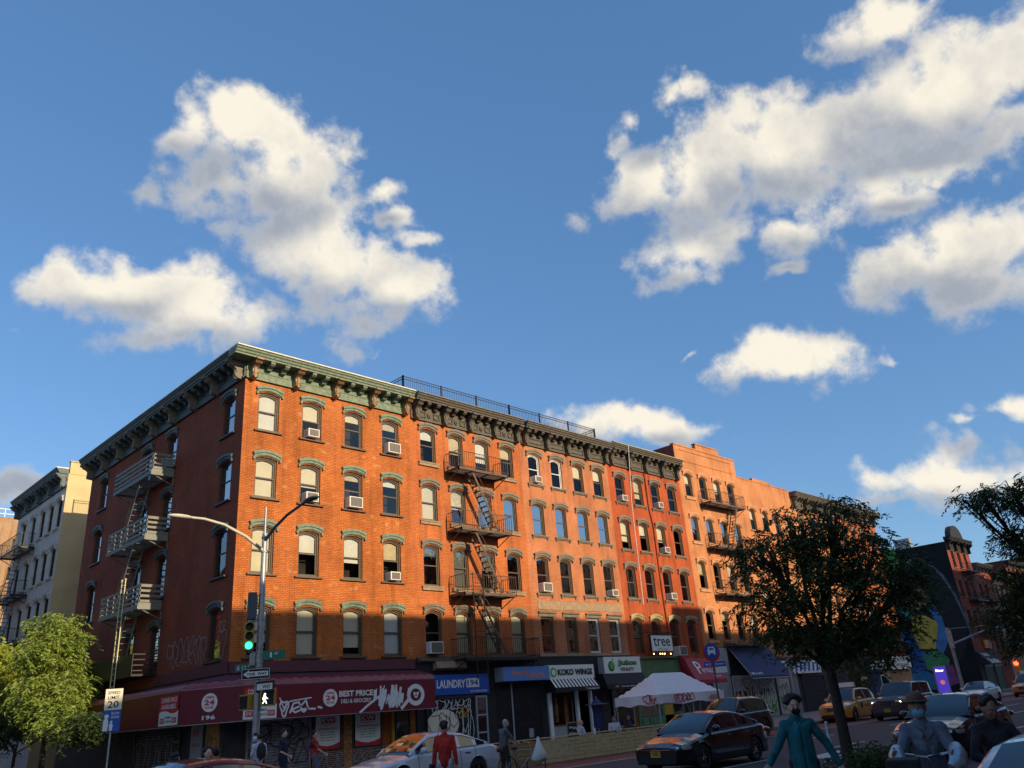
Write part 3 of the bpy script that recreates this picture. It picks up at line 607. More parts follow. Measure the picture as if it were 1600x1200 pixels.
ZX=Vector((.70,-.68,0)).normalized(); ZZ=Vector((.665,.64,.38)).normalized(); ZY=ZX.cross(ZZ)
if ZY.z<0: ZY=-ZY
def mkgroup(name,blobs,amp,off,det,warp,nsc=13):
    ng=bpy.data.node_groups.new(name,'ShaderNodeTree'); ng.interface.new_socket('Vector',in_out='INPUT',socket_type='NodeSocketVector'); ng.interface.new_socket('Density',in_out='OUTPUT',socket_type='NodeSocketFloat')
    n_,l_=ng.nodes,ng.links; gi=n_.new('NodeGroupInput'); go=n_.new('NodeGroupOutput'); last=None; src=gi.outputs[0]
    if warp:
        wn=n_.new('ShaderNodeTexNoise'); wn.inputs['Scale'].default_value=11; wn.inputs['Detail'].default_value=4; l_.new(src,wn.inputs['Vector'])
        ws=n_.new('ShaderNodeVectorMath'); ws.operation='MULTIPLY_ADD'; ws.inputs[1].default_value=(warp,)*3; l_.new(wn.outputs['Color'],ws.inputs[0])
        ws.inputs[2].default_value=(-warp/2,)*3; wa=n_.new('ShaderNodeVectorMath'); wa.operation='ADD'; l_.new(src,wa.inputs[0]); l_.new(ws.outputs[0],wa.inputs[1]); P=wa.outputs[0]
    else: P=src
    cb=n_.new('ShaderNodeCombineXYZ')
    for i,v in enumerate((ZX,ZY,ZZ)):
        m=n_.new('ShaderNodeVectorMath'); m.operation='DOT_PRODUCT'; m.inputs[1].default_value=v; l_.new(P,m.inputs[0]); l_.new(m.outputs['Value'],cb.inputs[i])
    for c,rx,ry,w in blobs:
        q=Vector((c.dot(ZX),c.dot(ZY),c.dot(ZZ))); s=Vector((1/rx,1/ry,.3/max(rx,ry)))
        mp=n_.new('ShaderNodeVectorMath'); mp.operation='MULTIPLY_ADD'; mp.inputs[1].default_value=s; mp.inputs[2].default_value=(-q.x*s.x,-q.y*s.y,-q.z*s.z)
        l_.new(cb.outputs[0],mp.inputs[0]); ln=n_.new('ShaderNodeVectorMath'); ln.operation='LENGTH'; l_.new(mp.outputs[0],ln.inputs[0]); k=ln.outputs['Value']
        if w!=1:
            sb=n_.new('ShaderNodeMath'); sb.operation='ADD'; sb.inputs[0].default_value=1-w; l_.new(k,sb.inputs[1]); k=sb.outputs[0]
        if last is None: last=k
        else:
            mx=n_.new('ShaderNodeMath'); mx.operation='SMOOTH_MIN'; mx.inputs[2].default_value=.25; l_.new(last,mx.inputs[0]); l_.new(k,mx.inputs[1]); last=mx.outputs[0]
    fn=n_.new('ShaderNodeTexNoise'); fn.inputs['Scale'].default_value=nsc; fn.inputs['Detail'].default_value=det; fn.inputs['Roughness'].default_value=.6; l_.new(src,fn.inputs['Vector'])
    fm=n_.new('ShaderNodeMath'); fm.operation='MULTIPLY_ADD'; fm.inputs[1].default_value=amp; fm.inputs[2].default_value=off; l_.new(fn.outputs['Fac'],fm.inputs[0])
    sm=n_.new('ShaderNodeMath'); sm.operation='SUBTRACT'; l_.new(fm.outputs[0],sm.inputs[0]); l_.new(last,sm.inputs[1]); l_.new(sm.outputs[0],go.inputs[0]); return ng
ALLB=[]
for x,y,a,b,r,w in BL:
    for (x_,y_,a_,b_) in ([(x,y,a,b)] if abs(r)<15 or a<60 else [(x+j*a*.38*cos(rad(r)),y+j*a*.38*sin(rad(r)),a*.72,b) for j in(-1,1)]):
        c=px(x_,y_); k=c.dot(fw); ALLB.append((c,a_/F*k*(k*.5+.5),b_/F*k*(k*.5+.5),w))
ALLB+=[(c,.30,.12,1) for c in bd[:3]]
BIG=[(px(x,y),a/F*.95,b/F*.95,w) for x,y,a,b,w in ((345,205,110,60,1),(430,270,110,95,1),(530,420,150,100,1),(620,450,80,50,1),(610,310,40,40,.8),(180,450,140,60,1),(320,490,130,60,1),(1030,200,60,50,.8),(1040,290,110,70,1),(1210,240,130,100,1),(1450,160,200,110,1),(1250,350,150,70,.9),(1420,290,130,45,.9),(1380,40,80,50,1),(1480,400,160,90,1),(1060,410,90,60,.8),(1240,572,120,50,1),(1010,662,130,45,1),(1480,750,170,50,.9),(1570,660,70,60,.8))]
amp,off=2.4,-.24
gA=mkgroup('cloud_field',ALLB,amp,off,8,.085,17); gB=mkgroup('cloud_mass',BIG,.75,.5,4,0,15)
tc=N.new('ShaderNodeTexCoord'); nm=N.new('ShaderNodeVectorMath'); nm.operation='NORMALIZE'; L.new(tc.outputs['Generated'],nm.inputs[0])
def use(g,v):
    q=N.new('ShaderNodeGroup'); q.node_tree=g; L.new(v,q.inputs[0]); return q.outputs[0]
ld=(Vector((0,0,1))*.85+Vector((.5,-.45,0))*.5).normalized()*.034
o2=N.new('ShaderNodeVectorMath'); o2.operation='ADD'; o2.inputs[1].default_value=ld; L.new(nm.outputs[0],o2.inputs[0])
def mth(op,a,b=None,clamp=False):
    m=N.new('ShaderNodeMath'); m.operation=op; m.use_clamp=clamp
    for i,v in enumerate((a,b)):
        if v is None: continue
        if hasattr(v,'links'): L.new(v,m.inputs[i])
        else: m.inputs[i].default_value=v
    return m.outputs[0]
def ramp(v,a,b,c=0,d=1):
    m=N.new('ShaderNodeMapRange'); m.interpolation_type='SMOOTHSTEP'; L.new(v,m.inputs[0])
    for i,x in enumerate((a,b,c,d)): m.inputs[i+1].default_value=x
    return m.outputs[0]
den=use(gA,nm.outputs[0]); b1=use(gB,nm.outputs[0]); b2=use(gB,o2.outputs[0])
al=ramp(den,-.16,.60); df=mth('SUBTRACT',b1,b2)
lit=ramp(df,-.40,.62); edge=ramp(den,.15,.75,.30,0); lit3=mth('ADD',lit,edge,True)
ccol=mixc(N,L,lit3,CLD_D,CLD_L)
skc=mixc(N,L,.45,mixc(N,L,1.0,sky.outputs[0],SKY_TINT,'MULTIPLY'),(.52,1.56,3.5))
fin=mixc(N,L,mth('MULTIPLY',al,.96),skc,ccol); L.new(fin,bg.inputs[0])
W.cycles.sampling_method='MANUAL'; W.cycles.sample_map_resolution=256
vs=SC.view_settings; vs.view_transform='Standard'; vs.look='None'; vs.exposure=EXPO; vs.gamma=1
SC.render.engine='CYCLES'; SC.render.resolution_x=1024; SC.render.resolution_y=768
# ---------------------------------------------------------------- lettering and graffiti
_tc={}
def tmesh(s,bold=.012):
    k=(s,bold)
    if k in _tc: return _tc[k]
    cu=bpy.data.curves.new('t','FONT'); cu.body=s; cu.offset=bold; cu.resolution_u=2; o=bpy.data.objects.new('t',cu); COL.objects.link(o)
    dg=bpy.context.evaluated_depsgraph_get(); me=bpy.data.meshes.new_from_object(o.evaluated_get(dg)); v=[tuple(p.co) for p in me.vertices]; f=[tuple(p.vertices) for p in me.polygons]
    bpy.data.objects.remove(o); bpy.data.curves.remove(cu); bpy.data.meshes.remove(me)
    xs=[p[0] for p in v]; ys=[p[1] for p in v]; r=(v,f,min(xs),max(xs),min(ys),max(ys)); _tc[k]=r; return r
def text(s,parent,T,u0,u1,z0,z1,n,m,name='lettering',bold=.012,shear=0,world=True,jit=0):
    v,f,a,b,c,d=tmesh(s,bold); g=G(T)
    zz=n if hasattr(n,'__len__') else (n,n)
    V=[]
    for x,y,_ in v:
        ty=(y-c)/(d-c); V.append((u0+(u1-u0)*(x-a)/(b-a)+shear*ty,zz[0]+(zz[1]-zz[0])*ty,z0+(z1-z0)*ty))
    g.add(V,f); return g.build(name,m,parent,world=world)
def scribble(g,u0,u1,z0,z1,n,w,k,seed=1):
    """row of hand-sprayed loops"""
    r=random.Random(seed); W=(u1-u0)/k
    for i in range(k):
        cx=u0+W*(i+.5); cz=(z0+z1)/2; H=(z1-z0)/2; a0=r.uniform(0,6); st=r.choice((0,1,2,3))
        P=[]
        for j in range(23):
            t=a0+2*pi*j/22*(1 if st!=2 else .75); rr=1+.25*sin(3*t+i)
            P.append((cx+W*.62*rr*cos(t)*(.8 if st else 1),cz+H*rr*.92*sin(t)))
        g.ribbon(P,w,n)
        if st in(1,3): g.ribbon([(cx-W*.3,cz-H*.7),(cx+r.uniform(-.2,.3)*W,cz+H*.1),(cx+W*.25,cz+H*.8)],w,n)
        if st==2: g.ribbon([(cx-W*.4,cz),(cx,cz-H*.3),(cx+W*.5,cz+H*.15)],w,n)
def panelsign(name,label,T,u0,u1,z0,z1,n0,n1,m,cat='shop sign',side=None,parent=None,edge=None):
    t=thing(name,label,cat,T(u0,n0,z0)); g=G(T); g.box(u0,u1,n0,n1,z0,z1); g.build('panel',m,t)
    if side: g=G(T); g.box(u0-.012,u0-.002,n0,n1-.01,z0,z1); g.build('side_panel',side,t)
    return t
def shutter(parent,T,u0,u1,z0,z1,m,n=.03,name='rolling_shutter'):
    g=G(T); z=z0
    while z<z1-.05: g.pu([(n-.02,z),(n+.025,z+.03),(n+.025,z+.09),(n-.02,z+.12)],u0,u1); z+=.12
    g.box(u0-.07,u0,-.02,n+.06,z0,z1); g.box(u1,u1+.07,-.02,n+.06,z0,z1); g.box(u0-.07,u1+.07,-.02,n+.1,z1-.05,z1+.22)
    return g.build(name,m,parent)
def pane(parent,T,u0,u1,z0,z1,n,name='shop_window',fr=None,gl=None,dark=None):
    g=G(T); w=.07
    for q in((u0,u1,z0,z0+w),(u0,u1,z1-w,z1),(u0,u0+w,z0+w,z1-w),(u1-w,u1,z0+w,z1-w)): g.box(q[0],q[1],n-.02,n+.05,q[2],q[3])
    f=g.build(name,fr or M['frameb'],parent); g=G(T); g.quad((u0+w,n+.01,z0+w),(u1-w,n+.01,z0+w),(u1-w,n+.01,z1-w),(u0+w,n+.01,z1-w)); g.build('glass',gl or M['cglass'],f); return f
# ---------------------------------------------------------------- corner deli
g=G(FA); g.box(-.0,9.95,0,.10,4.22,4.68); g.build('painted_band',M['purp'],C); g=G(FB); g.box(0,7.5,0,.10,4.22,4.68); g.build('painted_band',M['purp'],C)
g=G(FA); g.box(0,9.88,.0,.04,2.35,4.22); g.box(0,.9,0,.05,.13,2.35); g.build('shop_fascia',M['grime'],C)
g=G(FB); g.box(0,20.7,.0,.05,.13,4.22); g.build('shop_base',M['grime'],C)
shutter(C,FA,1.0,3.9,.15,2.35,M['shut'],n=.06); 
g=G(FA); scribble(g,1.1,3.8,.4,1.4,.105,.04,4,3); scribble(g,1.1,3.8,1.25,2.2,.11,.045,3,5); g.build('graffiti',M['ink'],C)
g=G(FA); g.box(4.05,9.8,.04,.12,.13,.82); g.build('brick_base',M['brickW'],C); g=G(FA); scribble(g,4.3,9.6,.2,.75,.128,.02,11,8); g.build('graffiti',M['greyp'],C)
for a,b in((4.15,5.5),(6.2,7.75)): pane(C,FA,a-.05,b+.05,.85,2.35,.05,fr=M['frameb'])
g=G(FA); g.box(5.68,6.08,.04,.16,.13,2.35); g.build('pillar',M['orang'],C); g=G(FA); 
for i in range(5): scribble(g,5.73,6.03,.4+.38*i,.72+.38*i,.166,.025,1,20+i)
g.build('graffiti',M['ink'],C)
g=G(FA); g.box(8.35,8.5,.04,.14,.8,2.35); g.build('pillar',M['sigy'],C); pane(C,FA,8.6,9.5,.2,2.35,.04,name='door',fr=M['frameb'])
shutter(C,FB,4.0,9.0,.15,2.3,M['shutd'],n=.08)
g=G(FB); scribble(g,4.1,8.9,.4,1.9,.13,.03,8,31); g.build('graffiti',M['greyp'],C)
g=G(FB); g.box(.3,1.4,.05,.14,.13,2.35); g.build('pillar',M['orang'],C); g=G(FB); scribble(g,.4,1.3,.5,1.9,.15,.03,2,33); g.build('graffiti',M['ink'],C)
def poster(T,u0,u1,z0,z1,n,label,lines=True):
    t=thing('poster',label,'poster',T(u0,n,z0),0,'space for rent posters'); du=u1-u0; h=z1-z0
    g=G(T); g.box(u0,u1,n,n+.012,z0,z1); g.build('sheet',M['signw'],t)
    g=G(T); g.add([(u0,n+.014,z0),(u1,n+.014,z0),(u1,n+.014,z0+.2*h),(u0+.75*du,n+.014,z0+.12*h),(u0+.5*du,n+.014,z0+.09*h),(u0+.25*du,n+.014,z0+.12*h),(u0,n+.014,z0+.2*h)],[(0,1,2,3,4,5,6)]); g.build('red_foot',M['redi'],t); g=G(T); g.box(u0+.2*du,u1-.2*du,n+.014,n+.018,z1-.22*h,z1-.04*h); g.build('logo_block',M['redi'],t)
    text('KW',t,T,u0+.24*du,u1-.24*du,z1-.2*h,z1-.06*h,n+.02,M['signw']); text('COMMERCIAL',t,T,u0+.2*du,u1-.2*du,z1-.29*h,z1-.255*h,n+.015,M['ink'])
    text('CORNER SPACE',t,T,u0+.08*du,u1-.08*du,z1-.42*h,z1-.35*h,n+.015,M['redi'],bold=.03)
    for i,s in enumerate(('1100 SQFT BASEMENT','FOR LEASE','SEE AGENT','917-538-6131')): text(s,t,T,u0+.2*du,u1-.2*du,z1-(.51+.08*i)*h,z1-(.47+.08*i)*h,n+.015,M['ink'])
    return t
poster(FA,4.2,5.45,.92,2.28,.115,'white and red for-rent poster, left of the orange pillar under the deli awning')
poster(FA,6.28,7.68,.92,2.28,.115,'white and red for-rent poster, right of the orange pillar under the deli awning')
t=thing('poster','narrow dim grey for-rent poster on the side street shopfront','poster',FB(2.9,.1,.8),0,'space for rent posters'); g=G(FB); g.box(1.8,2.9,.06,.11,.8,2.3); g.build('sheet',M['greyp'],t)
text('KW',t,FB,2.65,2.05,1.85,2.15,.115,M['redi'],bold=.03); text('CORNER SPACE',t,FB,2.8,1.9,1.45,1.6,.115,M['redi'])
# graffiti on the side wall
g=G(FB); scribble(g,2.25,6.4,4.9,6.1,.012,.032,7,41); scribble(g,.45,1.0,4.95,6.2,.012,.03,1,44); scribble(g,.5,1.05,6.0,6.5,.012,.03,1,45); g.build('graffiti',M['greyp'],C)
# awning
aw=thing('deli_awning','long dark red awning with scalloped edge wrapping the street corner','awning',(-1.5,-1.5,2.3))
ZT,ZF,ZB=4.15,3.62,2.3
path=[(-1.5,13.0),(-1.5,1.0),(.05,-1.5),(9.95,-1.5)]; inner=[(-.12,13.0),(-.12,0.0),(0,-.12),(9.95,-.12)]; mid=[(-1.28,13.0),(-1.28,.9),(.1,-1.28),(9.95,-1.28)]
g=G()
for i in range(3):
    a,b=mid[i],mid[i+1]; c,d=inner[i],inner[i+1]
    g.quad((a[0],a[1],3.86),(b[0],b[1],3.86),(d[0],d[1],ZT),(c[0],c[1],ZT)); g.quad((c[0],c[1],ZT),(d[0],d[1],ZT),(d[0],d[1],ZT-.2),(c[0],c[1],ZT-.2))
g.quad((9.95,-1.28,3.86),(9.95,-.12,ZT),(9.95,-.12,ZT-.4),(9.95,-1.28,ZF-.1)); g.build('canopy',M['purp'],aw)
g=G()
for i in range(3):
    a,b=path[i],path[i+1]; g.quad((a[0],a[1],ZF),(b[0],b[1],ZF),(b[0],b[1],ZB),(a[0],a[1],ZB))
g.quad((9.95,-1.5,ZF),(9.95,-.1,ZF+.3),(9.95,-.1,ZB+.1),(9.95,-1.5,ZB)); g.quad((-1.5,13,ZF),(-.1,13,ZF+.3),(-.1,13,ZB),(-1.5,13,ZB))
g.build('front_panel',M['red'],aw)
def scal(a,b,c,d,nseg,hi):
    g=G(); g.c=0
    for i in range(nseg):
        t0,t1=i/nseg,(i+1)/nseg
        for j in range(5):
            al0,al1=pi/2*j/5,pi/2*(j+1)/5
            def P(t,al,bul):
                ox,oy=a[0]+(b[0]-a[0])*t,a[1]+(b[1]-a[1])*t; ix,iy=c[0]+(d[0]-c[0])*t,c[1]+(d[1]-c[1])*t
                return (ox+(ix-ox)*(1-sin(al))*1.0,oy+(iy-oy)*(1-sin(al)),ZF-.02+(3.87-ZF+bul)*cos(al)+bul*.3)
            tm=(t0+t1)/2
            for (ta,tb,ba,bb) in((t0,tm,0,.05),(tm,t1,.05,0)): g.quad(P(ta,al0,ba),P(tb,al0,bb),P(tb,al1,bb),P(ta,al1,ba))
    return g.build('scalloped_edge',M['redb'],aw,smooth=50)
scal(path[0],path[1],mid[0],mid[1],26,0); scal(path[1],path[2],mid[1],mid[2],5,0); scal(path[2],path[3],mid[2],mid[3],19,0)
g=G()
for i in range(3): g.tube(path[i]+(ZB,),path[i+1]+(ZB,),.02,n=4); g.tube(path[i]+(3.66,),path[i+1]+(3.66,),.015,n=4)
g.build('trim_strip',M['galv'],aw)
def FAw(u,n,z): return (u,-1.5-n,z)
def FBw(u,n,z): return (-1.5-n,u,z)
dx,dy=1.55,-2.5; LL=math.hypot(dx,dy)
def FCw(u,n,z): return (-1.5+dx/LL*u-(-dy/LL)*n,1.0+dy/LL*u-(dx/LL)*n,z)
def open24(T,u,z):
    g=G(T); g.disc((u,z),.36,.0,.012,28); g.build('round_badge',M['signw'],aw)
    text('OPEN',aw,T,u-.2,u+.2,z+.14,z+.25,.016,M['redi'],bold=.03); text('24',aw,T,u-.24,u+.24,z-.1,z+.11,.016,M['redi'],bold=.04); text('HOURS',aw,T,u-.2,u+.2,z-.24,z-.14,.016,M['redi'],bold=.03)
open24(FCw,1.35,3.1); text('196',aw,FCw,1.05,1.65,2.45,2.62,.01,M['signw'],bold=.03)
open24(FAw,4.05,3.0)
text('BEST PRICE',aw,FAw,4.5,6.3,3.02,3.27,.01,M['signw'],bold=.035); text('DELI & GROCERY',aw,FAw,4.6,6.2,2.75,2.92,.01,M['signw'],bold=.02)
def fb(u): return u
text('BEST PRICE',aw,FBw,10.6,8.4,3.05,3.3,.01,M['signw'],bold=.03); text('DELI & GROCERY',aw,FBw,10.6,8.5,2.75,2.9,.01,M['signw'],bold=.02)
def banner(T,u0,u1,z0,z1,label,s1,s2):
    t=thing('rental_banner',label,'banner',T(u0,0,z0),0,'space available banners'); g=G(T); g.box(u0,u1,.005,.02,z0,z0+(z1-z0)*.5); g.build('white_half',M['signw'],t)
    g=G(T); k=8; P=[(u0,z1)]+[(u0+(u1-u0)*i/k,z0+(z1-z0)*(.46+.06*sin(i*pi/4))) for i in range(k+1)]+[(u1,z1)]; g.pn(P,.021,.026); g.build('red_half',M['redi'],t)
    du=u1-u0; text(s1,t,T,u0+.1*du,u1-.08*du,z1-.22*(z1-z0),z1-.06*(z1-z0),.03,M['signw'],bold=.02); text(s2,t,T,u0+.12*du,u1-.12*du,z1-.44*(z1-z0),z1-.28*(z1-z0),.03,M['signw'],bold=.02)
    for a in(.06,.72): 
        g=G(T); g.box(u0+a*du,u0+(a+.22)*du,.021,.026,z0+.08*(z1-z0),z0+.26*(z1-z0)); g.build('logo_block',M['redi'],t); text('KW',t,T,u0+(a+.03)*du,u0+(a+.19)*du,z0+.11*(z1-z0),z0+.23*(z1-z0),.03,M['signw'])
    text('917-538-6131',t,T,u0+.32*du,u0+.7*du,z0+.1*(z1-z0),z0+.18*(z1-z0),.03,M['ink']); text('KW COMMERCIAL',t,T,u0+.32*du,u0+.7*du,z0+.24*(z1-z0),z0+.31*(z1-z0),.03,M['ink'])
banner(FAw,.0,1.48,2.34,3.55,'red and white space-available banner on the awning behind the signal pole','CORNER SPACE','AVAILABLE'); banner(FBw,3.0,1.15,2.36,3.52,'red and white space-available banner on the side street awning','CORNER SPACE','AVAILABLE')
g=G(FAw); scribble(g,1.65,2.0,2.4,3.0,.012,.07,1,61); g.ribbon([(2.1,2.5),(2.25,2.85),(2.5,2.9),(2.65,2.6),(2.35,2.5),(2.15,2.6),(2.6,2.75),(2.85,2.95),(2.95,2.65),(2.75,2.5),(2.6,2.6),(2.9,2.62),(3.3,2.6)],.075,.012); g.ribbon([(3.45,2.66),(3.62,2.62)],.09,.012); g.ribbon([(1.6,3.1),(1.8,2.7),(2.1,2.95),(3.1,3.05)],.05,.013)
g.ribbon([(5.6,2.33),(6.0,2.6),(6.6,2.95),(6.75,2.4)],.10,.012)
rr=random.Random(3)
for i in range(46):
    u=6.3+rr.random()*1.7; a=rr.uniform(2.45,2.9); hgt=.35+.35*sin((u-6.3)*4)**2; g.ribbon([(u,a),(u+rr.uniform(-.05,.15),min(3.4,a+hgt))],rr.uniform(.05,.11),.012+.0004*i)
g.build('graffiti',M['whitep'],aw); g=G(FAw)
P=[(8.75+.42*cos(t*pi/10),2.95+.38*sin(t*pi/10)) for t in range(21)]; g.ribbon(P,.2,.013); g.ribbon([(7.9,2.4),(8.3,2.75),(8.35,3.2),(8.6,3.3)],.16,.034); g.ribbon([(8.62,3.05),(8.7,2.85),(8.8,2.85),(8.9,3.05),(8.75,3.0),(8.65,3.03)],.07,.03)
g.build('graffiti',M['whitep'],aw)
# ---------------------------------------------------------------- shop 2: laundry, sandra
g=G(FA); g.box(9.9,18.75,0,.10,.13,4.55); g.build('shop_base',M['black'],t2); g=G(FA); g.pu([(.1,4.45),(.35,4.55),(.35,4.62),(0,4.8),(0,4.4)],10.0,18.6); g.build('shop_cornice',M['cdark'],t2)
g=G(FA); g.pu([(.1,4.1),(.5,4.2),(.3,4.6),(.1,4.62)],11.0,13.0); g.build('canvas_cover',M['brown'],t2)
t=panelsign('laundry_sign','bright blue laundry sign with white lettering and boxed street number','' or FA,9.98,14.66,2.9,3.87,.12,.3,M['blue'])
text('LAUNDRY',t,FA,11.05,12.98,3.22,3.62,.306,M['signw'],bold=.03); g=G(FA); g.box(13.05,13.95,.301,.305,3.22,3.66); g.build('number_panel',M['signw'],t); text('194',t,FA,13.12,13.88,3.28,3.6,.31,M['blue'],bold=.03); text('212.254.6763',t,FA,13.3,14.5,2.98,3.08,.306,M['signw'])
shutter(t2,FA,10.5,13.6,.15,2.75,M['shutd'],n=.13)
g=G(FA); g.pn([(11.5+1.05*cos(a*pi/12),1.55+.68*sin(a*pi/12)) for a in range(24)],.165,.175); g.build('graffiti',M['blind'],t2)
g=G(FA); scribble(g,10.6,12.5,.95,2.1,.185,.035,3,71); g.build('graffiti',M['ink'],t2); g=G(FA); scribble(g,10.7,13.4,2.15,2.7,.18,.035,6,73); scribble(g,12.4,13.5,.4,2.3,.183,.03,3,74); g.build('graffiti',M['whitep'],t2)
g=G(FA); scribble(g,12.5,13.2,1.8,2.3,.185,.05,2,75); g.build('graffiti',M['sigy'],t2)
d=None
g=G(FA); 
for q in((13.78,13.88,.13,2.8),(14.5,14.6,.13,2.8),(13.88,14.5,2.7,2.8),(13.88,14.5,.13,.25),(13.88,14.5,.95,1.03),(13.88,14.5,1.8,1.88),): g.box(q[0],q[1],.1,.16,q[2],q[3])
D_=g.build('door',M['greyp'],t2); g=G(FA); g.quad((13.88,.12,.2),(14.5,.12,.2),(14.5,.12,2.75),(13.88,.12,2.75)); g.build('glass',M['cglass'],D_)
t=panelsign('faded_shop_sign','faded light blue shop sign with orange script over the black mesh shutter',FA,15.3,18.95,3.42,4.14,.12,.8,M['skyb'],side=M['greyp'])
text('Rossy &',t,FA,15.9,17.1,3.62,4.0,.806,M['org'],shear=.12,bold=.02); text('Sandra.',t,FA,17.2,18.6,3.55,3.88,.806,M['org'],shear=.12,bold=.02)
g=G(FA)
g.box(15.35,19.0,.08,.12,.15,3.4)
for i in range(33): u=15.45+i*.108; g.box(u,u+.012,.12,.15,.2,3.35)
for i in range(27): z=.25+i*.118; g.box(15.4,18.95,.125,.145,z,z+.03)
g.build('mesh_shutter',M['shutd'],t2)
g=G(FA); g.box(16.4,16.5,.16,.18,.5,3.3); g.box(17.6,17.95,.16,.18,.5,.95); g.build('notice',M['greyp'],t2)
# ---------------------------------------------------------------- shop 3: wings, juice
g=G(FA); g.box(18.75,27.6,0,.10,2.8,4.72); g.box(23.3,24.1,.1,.2,.13,3.0); g.box(18.75,19.25,0,.14,.13,3.3); g.build('shop_fascia',M['black'],t3)
t=panelsign('wings_sign','white sign with bold black lettering and round green badge over the striped awning',FA,19.2,23.25,3.42,4.2,.12,.5,M['signw'])
text('KOKO WINGS',t,FA,19.95,23.05,3.62,3.98,.53,M['ink'],bold=.045); g=G(FA); g.disc((19.6,3.8),.27,.5,.52,20); g.build('round_badge',M['lime'],t); g=G(FA); g.disc((19.6,3.8),.16,.52,.53,16); g.build('badge_centre',M['signw'],t)
t=thing('striped_awning','black and white striped awning under the white wings sign','awning',FA(18.9,.1,2.8)); g=G(FA); k=13
for i in range(k): a=19.0+3.9*i/k; b=a+3.9/k*.5; g.quad((a+.3,.5,3.42),(b+.3,.5,3.42),(b,1.15,2.95),(a,1.15,2.95))
g.build('white_stripes',M['signw'],t); g=G(FA)
for i in range(k): a=19.0+3.9*(i+.5)/k; b=a+3.9/k*.5; g.quad((a+.3,.5,3.42),(b+.3,.5,3.42),(b,1.15,2.95),(a,1.15,2.95))
g.quad((19.0,1.15,2.95),(22.9,1.15,2.95),(22.9,1.15,2.72),(19.0,1.15,2.72)); g.quad((22.9,1.15,2.95),(22.9,1.15,2.72),(23.2,.1,2.72),(23.2,.1,3.42)); g.quad((19.0,1.15,2.95),(19.0,1.15,2.72),(19.2,.1,2.72),(19.2,.1,3.42)); g.build('black_canvas',M['black'],t)
text('T. 646-666-0193',t,FA,21.6,22.8,2.77,2.88,1.156,M['signw'])
for a,b,n in((19.35,19.6,.2),(21.75,21.95,.2),(23.0,23.2,.2)): g=G(FA); g.box(a,b,.02,n,.15,2.75); g.build('white_post',M['whitep'],t3)
pane(t3,FA,19.62,21.5,.9,2.75,.03,fr=M['hoodb'],gl=M['glass']); pane(t3,FA,22.0,22.95,.2,2.6,-.1,name='door',fr=M['greyp'],gl=M['glass'])
g=G(FA); g.box(19.6,21.7,.0,.1,.13,.88); g.build('shop_base',M['greyp'],t3)
g=G(FA); g.box(18.8,27.5,-.05,0.0,.13,2.8); g.build('shop_base',M['room'],t3)
for a,b in((20.0,20.25),(20.8,21.1)): g=G(FA); g.box(a,b,.0,.03,1.1,2.5); g.build('interior_post',M['brown'],t3)
g=G(FA); g.box(24.1,25.0,.0,.06,.13,2.8); g.build('door',M['shutd'],t3); pane(t3,FA,25.3,27.3,.5,2.75,.05,fr=M['greyp'],gl=M['glassb'])
g=G(FA)
for i in range(9):
    for z in(1.2,1.9): g.box(25.55+.19*i,25.66+.19*i,.02,.05,z,z+.3)
g.build('bottle_display',M['gstore'],t3)
t=panelsign('juice_sign','white box sign with green and black juice lettering and apple emblem',FA,24.15,27.85,3.63,4.6,.12,.6,M['signw'],side=M['greyp'])
text('Juice',t,FA,25.45,27.45,4.02,4.42,.63,M['ink'],bold=.06); text('Juice',t,FA,25.47,27.43,4.05,4.42,.65,M['lime'],bold=.02); text('VITALITY',t,FA,25.7,27.1,3.74,3.95,.62,M['ink'],bold=.04)
g=G(FA); g.disc((24.85,4.05),.3,.6,.62,18); g.build('apple_emblem',M['ink'],t); g=G(FA); g.disc((24.87,4.08),.23,.62,.63,18); g.path([(24.9,.63,4.3),(25.0,.63,4.5)],.03,4); g.build('apple_fill',M['lime'],t)
t=thing('black_awning','plain black awning with small white line of text below the juice sign','awning',FA(23.4,.1,2.7)); g=G(FA)
g.quad((23.9,.6,3.63),(27.9,.6,3.63),(27.6,1.3,2.95),(23.4,1.3,2.95)); g.quad((23.4,1.3,2.95),(27.6,1.3,2.95),(27.6,1.3,2.7),(23.4,1.3,2.7)); g.quad((27.9,.1,3.63),(27.9,.6,3.63),(27.6,1.3,2.95),(27.6,1.3,2.7),(27.9,.1,2.7)); g.quad((23.9,.1,3.63),(23.9,.6,3.63),(23.4,1.3,2.95),(23.4,1.3,2.7),(23.9,.1,2.7)); g.build('canvas',M['black'],t)
text('192    Smoothie & Fresh Juice & Tea',t,FA,24.2,27.4,2.76,2.88,1.306,M['signw'])
